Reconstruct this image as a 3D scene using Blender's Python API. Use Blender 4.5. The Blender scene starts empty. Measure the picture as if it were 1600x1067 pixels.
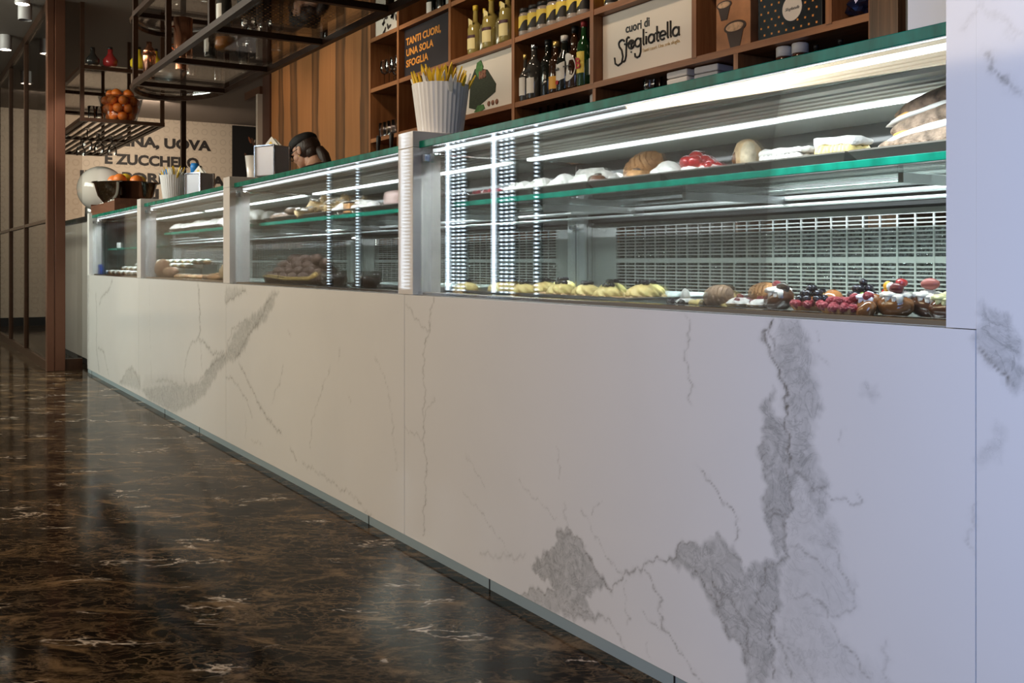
import bpy, bmesh, math, random
import numpy as np
from mathutils import Vector, Matrix, noise
R = random.Random(7)
PI = math.pi
SC = bpy.context.scene
COL = SC.collection
# ------------------------------------------------------------------ camera, world, light, exposure
# x runs along the counter (left is far), y into the counter, z up
cam = bpy.data.cameras.new('camera')
cam.sensor_width = 36.0
cam.lens = 36.0 * 1560.0 / 1600.0
cam.shift_y = -123.5 / 1600.0
cam.clip_start = 0.05
co = bpy.data.objects.new('camera', cam)
COL.objects.link(co)
YAW = math.atan2(980.0, 1560.0)
co.location = (0, 0, 0.9)
co.rotation_euler = (PI / 2, 0, PI / 2 - YAW)
SC.camera = co
SC.view_settings.view_transform = 'Standard'
SC.view_settings.look = 'None'
SC.view_settings.gamma = 1.0
SC.view_settings.use_curve_mapping = False
SC.view_settings.exposure = 0.0
SC.cycles.use_denoising = True
SC.cycles.max_bounces = 10
SC.cycles.transparent_max_bounces = 24
SC.cycles.sample_clamp_indirect = 6.0
SC.cycles.caustics_reflective = False
SC.cycles.caustics_refractive = False
w = bpy.data.worlds.new('world')
SC.world = w
w.use_nodes = True
w.node_tree.nodes['Background'].inputs[0].default_value = (0.9, 0.75, 0.62, 1)
w.node_tree.nodes['Background'].inputs[1].default_value = 0.15

def area(name, loc, aim, size, power, color, spread=PI):
    l = bpy.data.lights.new(name, 'AREA')
    l.shape = 'RECTANGLE'
    l.size, l.size_y = size
    l.energy = power
    l.color = color
    l.spread = spread
    o = bpy.data.objects.new(name, l)
    COL.objects.link(o)
    o.location = loc
    d = Vector(aim) - Vector(loc)
    o.rotation_euler = d.to_track_quat('-Z', 'Y').to_euler()
    return o

def spot(name, loc, aim, power, color, angle=70, blend=0.6, r=0.05):
    l = bpy.data.lights.new(name, 'SPOT')
    l.energy = power
    l.color = color
    l.spot_size = math.radians(angle)
    l.spot_blend = blend
    l.shadow_soft_size = r
    o = bpy.data.objects.new(name, l)
    COL.objects.link(o)
    o.location = loc
    d = Vector(aim) - Vector(loc)
    o.rotation_euler = d.to_track_quat('-Z', 'Y').to_euler()
    return o

WARM = (1.0, 0.74, 0.5)
COOL = (0.62, 0.76, 1.0)
area('daylight', (0.55, -0.55, 1.65), (-0.35, 1.4, 0.8), (1.0, 1.7), 15.5, (0.30, 0.50, 1.0), math.radians(82))
area('room_light', (-4.2, -2.6, 2.7), (-3.6, 1.4, 0.4), (5.0, 1.2), 144, (1.0, 0.80, 0.56))
area('room_light_far', (-8.6, -1.8, 2.7), (-8.8, 1.4, 0.5), (3.4, 1.0), 170, (0.93, 1.0, 0.87))
for sx in (-2.0, -3.2, -4.4, -5.6, -6.8):
    spot('shelf_spot', (sx, 2.45, 3.0), (sx - 0.05, 3.4, 1.95), 26, WARM, 80, 0.8, 0.06)
for sx in (-8.2, -9.3):
    spot('panel_spot', (sx, 2.3, 3.0), (sx, 3.3, 1.9), 26, WARM, 85, 0.8, 0.06)
area('end_wall_light', (-13.9, 3.0, 3.0), (-15.7, 3.0, 2.0), (0.5, 3.4), 90, (1.0, 0.83, 0.66))
area('end_wall_light_front', (-13.9, -0.6, 3.0), (-15.7, -0.6, 1.2), (3.0, 0.5), 42, (1.0, 0.83, 0.66))
spot('downlight', (-6.6, 0.6, 2.92), (-9.9, 1.72, 1.58), 260, (1.0, 0.88, 0.74), 16, 0.6, 0.04)  # added narrow spot that brightens the white globe, has no lamp body
for sx in (-10.7, -12.6, -8.74):
    spot('downlight', (sx, 0.95, 2.93), (sx, 0.95, 0), 30, (1.0, 0.85, 0.65), 80, 0.7, 0.04)
spot('downlight', (-2.2, 0.1, 2.92), (-2.9, 1.545, 1.45), 60, (1.0, 0.86, 0.68), 16, 0.8, 0.05)  # unseen lamp turned onto the sachet bucket to brighten it
for sx in (-6.6, -4.4):
    spot('downlight', (sx, 0.1, 2.93), (sx, 0.35, 0), 22 if sx < -5 else 6, (1.0, 0.82, 0.62), 90, 0.8, 0.06)

# ------------------------------------------------------------------ materials
MATS = {}
def nt(m):
    return m.node_tree.nodes, m.node_tree.links

def mat(name, col, rough=0.5, metal=0.0, bump=0.0, bscale=60.0, var=0.0, vscale=20.0, spec=0.5, coat=0.0,
        emit=None, estr=0.0, trans=0.0, sss=0.0, coordscale=(1, 1, 1), ior=1.45):
    if name in MATS:
        return MATS[name]
    m = bpy.data.materials.new(name)
    m.use_nodes = True
    N, L = nt(m)
    b = N['Principled BSDF']
    b.inputs['Base Color'].default_value = (*col, 1)
    b.inputs['Roughness'].default_value = rough
    b.inputs['Metallic'].default_value = metal
    b.inputs['Specular IOR Level'].default_value = spec
    b.inputs['Coat Weight'].default_value = coat
    b.inputs['Coat Roughness'].default_value = 0.05
    b.inputs['Transmission Weight'].default_value = trans
    b.inputs['IOR'].default_value = ior
    if sss:
        b.inputs['Subsurface Weight'].default_value = sss
        b.inputs['Subsurface Radius'].default_value = (0.01, 0.006, 0.004)
    if emit:
        b.inputs['Emission Color'].default_value = (*emit, 1)
        b.inputs['Emission Strength'].default_value = estr
    if bump or var:
        tc = N.new('ShaderNodeTexCoord')
        mp = N.new('ShaderNodeMapping')
        mp.inputs['Scale'].default_value = coordscale
        L.new(tc.outputs['Object'], mp.inputs['Vector'])
    if bump:
        n = N.new('ShaderNodeTexNoise')
        n.inputs['Scale'].default_value = bscale
        n.inputs['Detail'].default_value = 4
        L.new(mp.outputs[0], n.inputs['Vector'])
        bp = N.new('ShaderNodeBump')
        bp.inputs['Strength'].default_value = bump
        bp.inputs['Distance'].default_value = 0.01
        L.new(n.outputs[0], bp.inputs['Height'])
        L.new(bp.outputs[0], b.inputs['Normal'])
    if var:
        n = N.new('ShaderNodeTexNoise')
        n.inputs['Scale'].default_value = vscale
        n.inputs['Detail'].default_value = 5
        L.new(mp.outputs[0], n.inputs['Vector'])
        r = N.new('ShaderNodeValToRGB')
        r.color_ramp.elements[0].position = 0.3
        r.color_ramp.elements[1].position = 0.7
        r.color_ramp.elements[0].color = (*[max(0, c * (1 - var)) for c in col], 1)
        r.color_ramp.elements[1].color = (*[min(1, c * (1 + var)) for c in col], 1)
        L.new(n.outputs[0], r.inputs[0])
        L.new(r.outputs[0], b.inputs['Base Color'])
    MATS[name] = m
    return m

def glass(name, tint, refl=1.0):
    m = bpy.data.materials.new(name)
    m.use_nodes = True
    N, L = nt(m)
    N.remove(N['Principled BSDF'])
    t = N.new('ShaderNodeBsdfTransparent')
    t.inputs[0].default_value = (*tint, 1)
    g = N.new('ShaderNodeBsdfGlossy')
    g.inputs['Roughness'].default_value = 0.0
    f = N.new('ShaderNodeFresnel')
    f.inputs['IOR'].default_value = 1.45
    mu = N.new('ShaderNodeMath')
    mu.operation = 'MULTIPLY'
    mu.inputs[1].default_value = refl
    mx = N.new('ShaderNodeMixShader')
    L.new(f.outputs[0], mu.inputs[0])
    L.new(mu.outputs[0], mx.inputs[0])
    L.new(t.outputs[0], mx.inputs[1])
    L.new(g.outputs[0], mx.inputs[2])
    L.new(mx.outputs[0], N['Material Output'].inputs[0])
    MATS[name] = m
    return m

def ramp(N, stops, interp='LINEAR'):
    r = N.new('ShaderNodeValToRGB')
    r.color_ramp.interpolation = interp
    e = r.color_ramp.elements
    while len(e) < len(stops):
        e.new(0.5)
    for i, (p, c) in enumerate(stops):
        e[i].position = p
        e[i].color = (*c, 1) if len(c) == 3 else c
    return r

def mixc(N, L, fac, a, b):
    m = N.new('ShaderNodeMix')
    m.data_type = 'RGBA'
    if hasattr(fac, 'is_linked'):
        L.new(fac, m.inputs[0])
    else:
        m.inputs[0].default_value = fac
    for s, i in ((a, 6), (b, 7)):
        if hasattr(s, 'is_linked'):
            L.new(s, m.inputs[i])
        else:
            m.inputs[i].default_value = (*s, 1)
    return m.outputs[2]

def math_(N, L, op, a, b=None, clamp=False):
    m = N.new('ShaderNodeMath')
    m.operation = op
    m.use_clamp = clamp
    for s, i in ((a, 0), (b, 1)):
        if s is None:
            continue
        if hasattr(s, 'is_linked'):
            L.new(s, m.inputs[i])
        else:
            m.inputs[i].default_value = s
    return m.outputs[0]

def noise_(N, L, vec, scale, detail=5, rough=0.55, dist=0.0):
    n = N.new('ShaderNodeTexNoise')
    n.inputs['Scale'].default_value = scale
    n.inputs['Detail'].default_value = detail
    n.inputs['Roughness'].default_value = rough
    n.inputs['Distortion'].default_value = dist
    L.new(vec, n.inputs['Vector'])
    return n

def make_marble():
    m = bpy.data.materials.new('white_marble')
    m.use_nodes = True
    N, L = nt(m)
    b = N['Principled BSDF']
    b.inputs['Roughness'].default_value = 0.09
    b.inputs['Specular IOR Level'].default_value = 0.45
    tc = N.new('ShaderNodeTexCoord')
    at = N.new('ShaderNodeAttribute')
    at.attribute_name = 'vein'
    sp = N.new('ShaderNodeSeparateColor')
    L.new(at.outputs['Color'], sp.inputs[0])
    n1 = noise_(N, L, tc.outputs['Object'], 2.2, 4, 0.5, 0.4)
    base = mixc(N, L, n1.outputs[0], (0.80, 0.785, 0.765), (0.72, 0.71, 0.695))
    n2 = noise_(N, L, tc.outputs['Object'], 26, 6, 0.65, 1.5)
    cl = math_(N, L, 'MULTIPLY', sp.outputs[1], math_(N, L, 'ADD', math_(N, L, 'MULTIPLY', n2.outputs[0], 2.0), -0.18), True)
    c1 = mixc(N, L, cl, base, (0.36, 0.36, 0.345))
    n3 = noise_(N, L, tc.outputs['Object'], 60, 5, 0.6, 0.8)
    ln = math_(N, L, 'MULTIPLY', sp.outputs[0], math_(N, L, 'SUBTRACT', math_(N, L, 'MULTIPLY', n3.outputs[0], 2.2), 0.35), True)
    c2 = mixc(N, L, ln, c1, (0.17, 0.155, 0.13))
    # fine dark threads inside the grey clouds
    n4 = noise_(N, L, tc.outputs['Object'], 14, 6, 0.6, 2.0)
    th = ramp(N, [(0.47, (0, 0, 0)), (0.5, (1, 1, 1)), (0.53, (0, 0, 0))])
    L.new(n4.outputs[0], th.inputs[0])
    tf = math_(N, L, 'MULTIPLY', math_(N, L, 'MULTIPLY', th.outputs[0], sp.outputs[1]), 0.55, True)
    c3 = mixc(N, L, tf, c2, (0.2, 0.2, 0.19))
    L.new(c3, b.inputs['Base Color'])
    MATS['white_marble'] = m
    return m

def make_floor():
    m = bpy.data.materials.new('dark_emperador_marble')
    m.use_nodes = True
    N, L = nt(m)
    b = N['Principled BSDF']
    b.inputs['Specular IOR Level'].default_value = 0.025
    tc = N.new('ShaderNodeTexCoord')
    mp = N.new('ShaderNodeMapping')
    m0 = N.new('ShaderNodeMapping')
    m0.inputs['Rotation'].default_value = (0, 0, -0.95)
    L.new(tc.outputs['Object'], m0.inputs['Vector'])
    mp.inputs['Scale'].default_value = (0.72, 1.45, 1.0)
    L.new(m0.outputs[0], mp.inputs['Vector'])
    P = mp.outputs[0]
    nA = noise_(N, L, P, 4.5, 10, 0.72, 1.3)
    rA = ramp(N, [(0.40, (0.0055, 0.004, 0.003)), (0.50, (0.012, 0.008, 0.0055)), (0.55, (0.033, 0.0205, 0.011)), (0.64, (0.165, 0.10, 0.05))])
    L.new(nA.outputs[0], rA.inputs[0])
    nw = noise_(N, L, P, 7, 5, 0.6, 0.5)
    wv = N.new('ShaderNodeVectorMath')
    wv.operation = 'MULTIPLY_ADD'
    L.new(nw.outputs['Color'], wv.inputs[0])
    wv.inputs[1].default_value = (0.22, 0.22, 0.22)
    L.new(P, wv.inputs[2])
    def edges(scale, w):
        v = N.new('ShaderNodeTexVoronoi')
        v.feature = 'DISTANCE_TO_EDGE'
        v.inputs['Scale'].default_value = scale
        L.new(wv.outputs[0], v.inputs['Vector'])
        r = ramp(N, [(0.0, (1, 1, 1)), (w, (0, 0, 0))])
        L.new(v.outputs['Distance'], r.inputs[0])
        return r.outputs[0]
    e1 = edges(9, 0.05)
    e2 = edges(20, 0.09)
    nm = noise_(N, L, P, 2.6, 4, 0.6, 0.6)
    rm = ramp(N, [(0.40, (0, 0, 0)), (0.60, (1, 1, 1))])
    L.new(nm.outputs[0], rm.inputs[0])
    c = mixc(N, L, math_(N, L, 'MULTIPLY', math_(N, L, 'MULTIPLY', e2, rm.outputs[0]), 0.75), rA.outputs[0], (0.15, 0.094, 0.052))
    c = mixc(N, L, math_(N, L, 'MULTIPLY', e1, 0.42), c, (0.14, 0.086, 0.046))
    # scattered pale flecks
    nf = noise_(N, L, P, 5.3, 3, 0.5, 0.3)
    rf = ramp(N, [(0.60, (0, 0, 0)), (0.66, (1, 1, 1))])
    L.new(nf.outputs[0], rf.inputs[0])
    e3 = edges(13, 0.07)
    c = mixc(N, L, math_(N, L, 'MULTIPLY', math_(N, L, 'MULTIPLY', e3, rf.outputs[0]), 0.95), c, (0.62, 0.50, 0.40))
    L.new(c, b.inputs['Base Color'])
    nr = noise_(N, L, tc.outputs['Object'], 3.0, 4)
    rr = ramp(N, [(0.3, (0.07, 0.07, 0.07)), (0.7, (0.13, 0.13, 0.13))])
    L.new(nr.outputs[0], rr.inputs[0])
    L.new(rr.outputs[0], b.inputs['Roughness'])
    bp = N.new('ShaderNodeBump')
    bp.inputs['Strength'].default_value = 0.02
    bp.inputs['Distance'].default_value = 0.01
    nb = noise_(N, L, tc.outputs['Object'], 14, 4)
    L.new(nb.outputs[0], bp.inputs['Height'])
    L.new(bp.outputs[0], b.inputs['Normal'])
    MATS['floor'] = m
    return m

def make_wood(name, a, bcol, scale=(40, 40, 1.2), rough=0.42):
    m = bpy.data.materials.new(name)
    m.use_nodes = True
    N, L = nt(m)
    b = N['Principled BSDF']
    b.inputs['Roughness'].default_value = rough
    tc = N.new('ShaderNodeTexCoord')
    mp = N.new('ShaderNodeMapping')
    mp.inputs['Scale'].default_value = scale
    L.new(tc.outputs['Object'], mp.inputs['Vector'])
    n = noise_(N, L, mp.outputs[0], 1.0, 6, 0.6, 0.6)
    r = ramp(N, [(0.3, a), (0.7, bcol)])
    L.new(n.outputs[0], r.inputs[0])
    L.new(r.outputs[0], b.inputs['Base Color'])
    MATS[name] = m
    return m

def make_striped_wood(x0, x1, stripes):
    """walnut veneer: stripes = [(xa, xb)] dark sapwood stripes in world x"""
    m = bpy.data.materials.new('striped_walnut_veneer')
    m.use_nodes = True
    N, L = nt(m)
    b = N['Principled BSDF']
    b.inputs['Roughness'].default_value = 0.4
    tc = N.new('ShaderNodeTexCoord')
    sp = N.new('ShaderNodeSeparateXYZ')
    L.new(tc.outputs['Object'], sp.inputs[0])
    mp = N.new('ShaderNodeMapping')
    mp.inputs['Scale'].default_value = (5, 5, 0.8)
    L.new(tc.outputs['Object'], mp.inputs['Vector'])
    nn = noise_(N, L, mp.outputs[0], 1.0, 3, 0.5, 0.3)
    xx = math_(N, L, 'ADD', sp.outputs[0], math_(N, L, 'MULTIPLY', math_(N, L, 'SUBTRACT', nn.outputs[0], 0.5), 0.22))
    mr = N.new('ShaderNodeMapRange')
    L.new(xx, mr.inputs[0])
    mr.inputs[1].default_value = x0
    mr.inputs[2].default_value = x1
    st = [(0.0, (0, 0, 0))]
    W = x1 - x0
    for xa, xb in stripes:
        a, c = (xa - x0) / W, (xb - x0) / W
        st += [(a - 0.005, (0, 0, 0)), (a + 0.003, (1, 1, 1)), ((a + c) / 2, (0.55, 0.55, 0.55)), (c - 0.003, (1, 1, 1)), (c + 0.007, (0, 0, 0))]
    r = ramp(N, st)
    L.new(mr.outputs[0], r.inputs[0])
    mg = N.new('ShaderNodeMapping')
    mg.inputs['Scale'].default_value = (55, 55, 1.0)
    L.new(tc.outputs['Object'], mg.inputs['Vector'])
    ng = noise_(N, L, mg.outputs[0], 1.0, 5, 0.6, 0.4)
    c1 = mixc(N, L, ng.outputs[0], (0.20, 0.075, 0.024), (0.42, 0.19, 0.072))
    c2 = mixc(N, L, ng.outputs[0], (0.03, 0.016, 0.008), (0.10, 0.05, 0.024))
    L.new(mixc(N, L, math_(N, L, 'MULTIPLY', r.outputs[0], 0.92), c1, c2), b.inputs['Base Color'])
    MATS['striped'] = m
    return m

MARBLE = make_marble()
FLOORM = make_floor()
WOOD = make_wood('orange_walnut', (0.20, 0.078, 0.028), (0.38, 0.165, 0.065), (2.0, 30, 30))
WOODV = make_wood('orange_walnut_upright', (0.20, 0.078, 0.028), (0.38, 0.165, 0.065), (30, 30, 1.5))
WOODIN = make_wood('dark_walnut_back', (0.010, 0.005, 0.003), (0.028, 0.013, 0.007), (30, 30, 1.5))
PILAST = make_wood('brown_walnut_pilaster', (0.045, 0.024, 0.012), (0.19, 0.10, 0.05), (45, 45, 1.0))
BOXWOOD = make_wood('red_brown_wood', (0.10, 0.038, 0.02), (0.19, 0.075, 0.04), (2, 20, 20))
GLASS = glass('clear_glass', (0.965, 0.985, 0.978), 0.7)
GLASS2 = glass('shelf_glass', (0.87, 0.93, 0.90), 0.8)
GLASSW = glass('thin_glass', (0.97, 0.97, 0.97), 0.55)
SMOKE = glass('partition_glass', (0.89, 0.87, 0.85), 0.9)
GREEN = mat('green_glass_edge', (0.002, 0.150, 0.100), 0.25, spec=0.12, var=0.35, vscale=9, coordscale=(3, 1, 1))
STEEL = mat('brushed_steel', (0.52, 0.53, 0.53), 0.3, 1.0, bump=0.05, bscale=30, coordscale=(1, 20, 20))
STEELL = mat('pale_steel', (0.74, 0.76, 0.76), 0.35, 0.85)
CHROME = mat('chrome', (0.8, 0.8, 0.8), 0.08, 1.0)
PERF = mat('grey_steel_grille', (0.27, 0.275, 0.265), 0.40, 0.55)
COIL = mat('cooling_fins', (0.30, 0.31, 0.31), 0.25, 0.9, bump=1.0, bscale=160, var=0.9, vscale=140)
DARKIN = mat('black_interior', (0.012, 0.012, 0.012), 0.4)
CANOPY = mat('canopy_aluminium', (0.74, 0.74, 0.70), 0.4, 0.25)
LED = mat('led_tube', (1, 1, 1), 0.4, emit=(0.92, 0.97, 1.0), estr=10)
LEDF = mat('led_tube_front', (1, 1, 1), 0.4, emit=(0.92, 0.97, 1.0), estr=3)
LEDDOT = mat('led_dot', (1, 1, 1), 0.4, emit=(0.72, 0.86, 1.0), estr=9)
WHITE = mat('white_lacquer', (0.80, 0.785, 0.76), 0.3)
CERAM = mat('white_ceramic', (0.82, 0.81, 0.80), 0.25, coat=0.3)
TRAYM = mat('dark_tray_metal', (0.20, 0.19, 0.175), 0.38, 0.7)
BRONZE = mat('bronze_metal', (0.050, 0.024, 0.014), 0.36, 0.3, var=0.15, spec=0.3)
BRONZE2 = mat('column_bronze', (0.15, 0.066, 0.040), 0.30, 0.55)
BLACK = mat('black_matt', (0.012, 0.011, 0.011), 0.45)
PLINTH = mat('plinth_steel', (0.40, 0.50, 0.54), 0.5, 0.5)
# ------------------------------------------------------------------ geometry helpers
class G:
    def __init__(s):
        s.bm = bmesh.new()
        s.mi = 0
    def face(s, pts, mi=None):
        vs = [s.bm.verts.new(p) for p in pts]
        f = s.bm.faces.new(vs)
        f.material_index = s.mi if mi is None else mi
        return f
    def box(s, x0, x1, y0, y1, z0, z1, mi=None, bev=0.0, mat=None):
        M = mat or Matrix()
        c = Vector(((x0 + x1) / 2, (y0 + y1) / 2, (z0 + z1) / 2))
        r = bmesh.ops.create_cube(s.bm, size=1.0, matrix=M @ Matrix.Translation(c) @ Matrix.Diagonal((abs(x1 - x0), abs(y1 - y0), abs(z1 - z0), 1)))
        fs = set(f for v in r['verts'] for f in v.link_faces)
        for f in fs:
            f.material_index = s.mi if mi is None else mi
        if bev:
            es = list(set(e for v in r['verts'] for e in v.link_edges))
            bmesh.ops.bevel(s.bm, geom=es, offset=bev, segments=2, affect='EDGES', profile=0.5)
        return s
    def lathe(s, prof, c=(0, 0, 0), seg=24, mi=None, M=None, rib=0.0, nrib=0, cap=True):
        M = M or Matrix()
        rings = []
        for r, z in prof:
            ring = []
            for i in range(seg):
                a = 2 * PI * i / seg
                rr = r * (1 + rib * (1 if (i % 2) else -1)) if rib else r
                ring.append(s.bm.verts.new(M @ Vector((c[0] + rr * math.cos(a), c[1] + rr * math.sin(a), c[2] + z))))
            rings.append(ring)
        m = s.mi if mi is None else mi
        for a, b in zip(rings[:-1], rings[1:]):
            for i in range(seg):
                f = s.bm.faces.new((a[i], a[(i + 1) % seg], b[(i + 1) % seg], b[i]))
                f.material_index = m
        if cap:
            for ring, rev in ((rings[0], True), (rings[-1], False)):
                f = s.bm.faces.new(list(reversed(ring)) if rev else ring)
                f.material_index = m
        return s
    def tube(s, pts, r, seg=8, mi=None, closed=False):
        pts = [Vector(p) for p in pts]
        n = len(pts)
        rs = r if isinstance(r, (list, tuple)) else [r] * n
        rings = []
        prev = None
        for i, p in enumerate(pts):
            if closed:
                d = (pts[(i + 1) % n] - pts[i - 1])
            else:
                d = (pts[min(i + 1, n - 1)] - pts[max(i - 1, 0)])
            d.normalize()
            up = Vector((0, 0, 1)) if abs(d.z) < 0.9 else Vector((1, 0, 0))
            if prev is not None:
                u = prev - d * prev.dot(d)
                if u.length < 1e-5:
                    u = d.cross(up)
            else:
                u = d.cross(up)
            u.normalize()
            prev = u
            v = d.cross(u)
            rings.append([s.bm.verts.new(p + (u * math.cos(2 * PI * k / seg) + v * math.sin(2 * PI * k / seg)) * rs[i]) for k in range(seg)])
        m = s.mi if mi is None else mi
        pairs = list(zip(rings[:-1], rings[1:])) + ([(rings[-1], rings[0])] if closed else [])
        for a, b in pairs:
            for k in range(seg):
                f = s.bm.faces.new((a[k], a[(k + 1) % seg], b[(k + 1) % seg], b[k]))
                f.material_index = m
        if not closed:
            s.bm.faces.new(list(reversed(rings[0]))).material_index = m
            s.bm.faces.new(rings[-1]).material_index = m
        return s
    def bar(s, p, q, r, mi=None):
        return s.tube([p, q], r * 1.25, 4, mi)
    def blob(s, c, rad, sub=2, amp=0.0, fr=20.0, seed=0, mi=None, M=None, fn=None):
        r = bmesh.ops.create_icosphere(s.bm, subdivisions=sub, radius=1.0)
        if not isinstance(rad, (list, tuple)):
            rad = (rad, rad, rad)
        off = Vector((seed * 3.7, seed * 1.3, seed * 2.1))
        for v in r['verts']:
            n = v.co.copy()
            k = 1.0
            if amp:
                k += amp * noise.noise(n * fr * 0.1 + off)
            if fn:
                k *= fn(n)
            p = Vector((n.x * rad[0] * k, n.y * rad[1] * k, n.z * rad[2] * k))
            if M:
                p = M @ p
            v.co = p + Vector(c)
        for f in set(f for v in r['verts'] for f in v.link_faces):
            f.material_index = s.mi if mi is None else mi
        return s
    def prism(s, pts, y0, y1, mi=None):
        """outline in (x, z), extruded along y"""
        m = s.mi if mi is None else mi
        a = [s.bm.verts.new((x, y0, z)) for x, z in pts]
        b = [s.bm.verts.new((x, y1, z)) for x, z in pts]
        n = len(pts)
        s.bm.faces.new(a).material_index = m
        s.bm.faces.new(list(reversed(b))).material_index = m
        for i in range(n):
            s.bm.faces.new((a[i], b[i], b[(i + 1) % n], a[(i + 1) % n])).material_index = m
        return s
    def make(s, name, mats, parent=None, smooth=False, label=None, loc=None):
        bmesh.ops.recalc_face_normals(s.bm, faces=s.bm.faces)
        me = bpy.data.meshes.new(name)
        s.bm.to_mesh(me)
        s.bm.free()
        if not isinstance(mats, (list, tuple)):
            mats = [mats]
        for m in mats:
            me.materials.append(m)
        if smooth:
            for p in me.polygons:
                p.use_smooth = True
        o = bpy.data.objects.new(name, me)
        COL.objects.link(o)
        if parent:
            o.parent = parent
        if loc:
            o.location = loc
        if label:
            o['label'] = label
        return o

def tag(o, label, cat, group=None):
    o['label'] = label
    o['category'] = cat
    if group:
        o['group'] = group
    return o

def thing(name, label, cat, loc=(0, 0, 0), rz=0.0, group=None):
    o = bpy.data.objects.new(name, None)
    o.empty_display_size = 0.05
    COL.objects.link(o)
    o.location = loc
    o.rotation_euler = (0, 0, rz)
    return tag(o, label, cat, group)

def dup(root, loc, rz=None, label=None, group=None, scale=None):
    r = root.copy()
    COL.objects.link(r)
    r.location = loc
    if rz is not None:
        r.rotation_euler = (root.rotation_euler[0], root.rotation_euler[1], rz)
    if scale:
        r.scale = (scale,) * 3 if not isinstance(scale, tuple) else scale
    if label:
        r['label'] = label
    if group:
        r['group'] = group
    for ch in list(root.children):
        c = ch.copy()
        COL.objects.link(c)
        c.parent = r
        for g in list(ch.children):
            d = g.copy()
            COL.objects.link(d)
            d.parent = c
    return r

def struct(o):
    o['kind'] = 'structure'
    return o

def text(name, body, size, mtl, parent, loc, rot=(PI / 2, 0, 0), depth=0.002, bold=0.0, align='LEFT', spacing=1.0, line=1.0, sx=1.0, shear=0.0):
    cu = bpy.data.curves.new(name, 'FONT')
    cu.body = body
    cu.size = size
    cu.extrude = depth
    cu.offset = bold
    cu.align_x = align
    cu.space_character = spacing
    cu.space_line = line
    cu.shear = shear
    cu.resolution_u = 3
    to = bpy.data.objects.new('tmp', cu)
    COL.objects.link(to)
    dg = bpy.context.evaluated_depsgraph_get()
    me = bpy.data.meshes.new_from_object(to.evaluated_get(dg))
    bpy.data.objects.remove(to)
    me.materials.clear()
    me.materials.append(mtl)
    o = bpy.data.objects.new(name, me)
    COL.objects.link(o)
    o.location = loc
    o.rotation_euler = rot
    o.scale = (sx, 1, 1)
    o.parent = parent
    return o

def fit(o, width):
    w_ = max(v.co.x for v in o.data.vertices) - min(v.co.x for v in o.data.vertices)
    o.scale = (width / w_, 1, 1)
    return o

# ------------------------------------------------------------------ the setting
FY = 1.406          # counter front
GY = 1.436          # glass plane
BY = 2.10           # back of the cases
TOP = 1.315
g = G(); g.box(-17, 4, -5.2, 4.5, -0.1, 0.0)
struct(g.make('floor', FLOORM))
CEILM = mat('dark_taupe_ceiling', (0.20, 0.165, 0.14), 0.7)
g = G(); g.box(-17, 4, -5.2, 5.6, 3.08, 3.2)
struct(g.make('ceiling', CEILM))
CREAM = None
def make_wallpaper():
    m = bpy.data.materials.new('cream_ring_wallpaper')
    m.use_nodes = True
    N, L = nt(m)
    b = N['Principled BSDF']
    b.inputs['Roughness'].default_value = 0.7
    tc = N.new('ShaderNodeTexCoord')
    sp = N.new('ShaderNodeSeparateXYZ')
    L.new(tc.outputs['Object'], sp.inputs[0])
    def cell(a):
        return math_(N, L, 'SUBTRACT', math_(N, L, 'FRACT', math_(N, L, 'MULTIPLY', a, 7.0)), 0.5)
    fy, fz = cell(sp.outputs[1]), cell(sp.outputs[2])
    d = math_(N, L, 'SQRT', math_(N, L, 'ADD', math_(N, L, 'MULTIPLY', fy, fy), math_(N, L, 'MULTIPLY', fz, fz)))
    r = ramp(N, [(0.0, (0, 0, 0)), (0.22, (0, 0, 0)), (0.27, (1, 1, 1)), (0.33, (1, 1, 1)), (0.38, (0, 0, 0))])
    L.new(d, r.inputs[0])
    L.new(mixc(N, L, math_(N, L, 'MULTIPLY', r.outputs[0], 0.35), (0.62, 0.53, 0.42), (0.40, 0.32, 0.24)), b.inputs['Base Color'])
    return m
WALLP = make_wallpaper()
g = G(); g.box(-15.9, -15.7, -5.2, 5.6, 0, 3.08)
wl = struct(g.make('wall_left', WALLP))
g = G(); g.box(-15.7, -15.68, -5.2, 5.6, 0, 0.12)
struct(g.make('baseboard_left', BLACK))
ft = mat('dark_lettering', (0.025, 0.02, 0.018), 0.6)
ROTX = (PI / 2, 0, PI / 2)
def wtext(body, y, z, size):
    o = text('wall_lettering', body, size, ft, None, (-15.69, y, z), ROTX, 0.004, size * 0.022, 'LEFT', 1.02)
    o['kind'] = 'structure'
    return o
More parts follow.
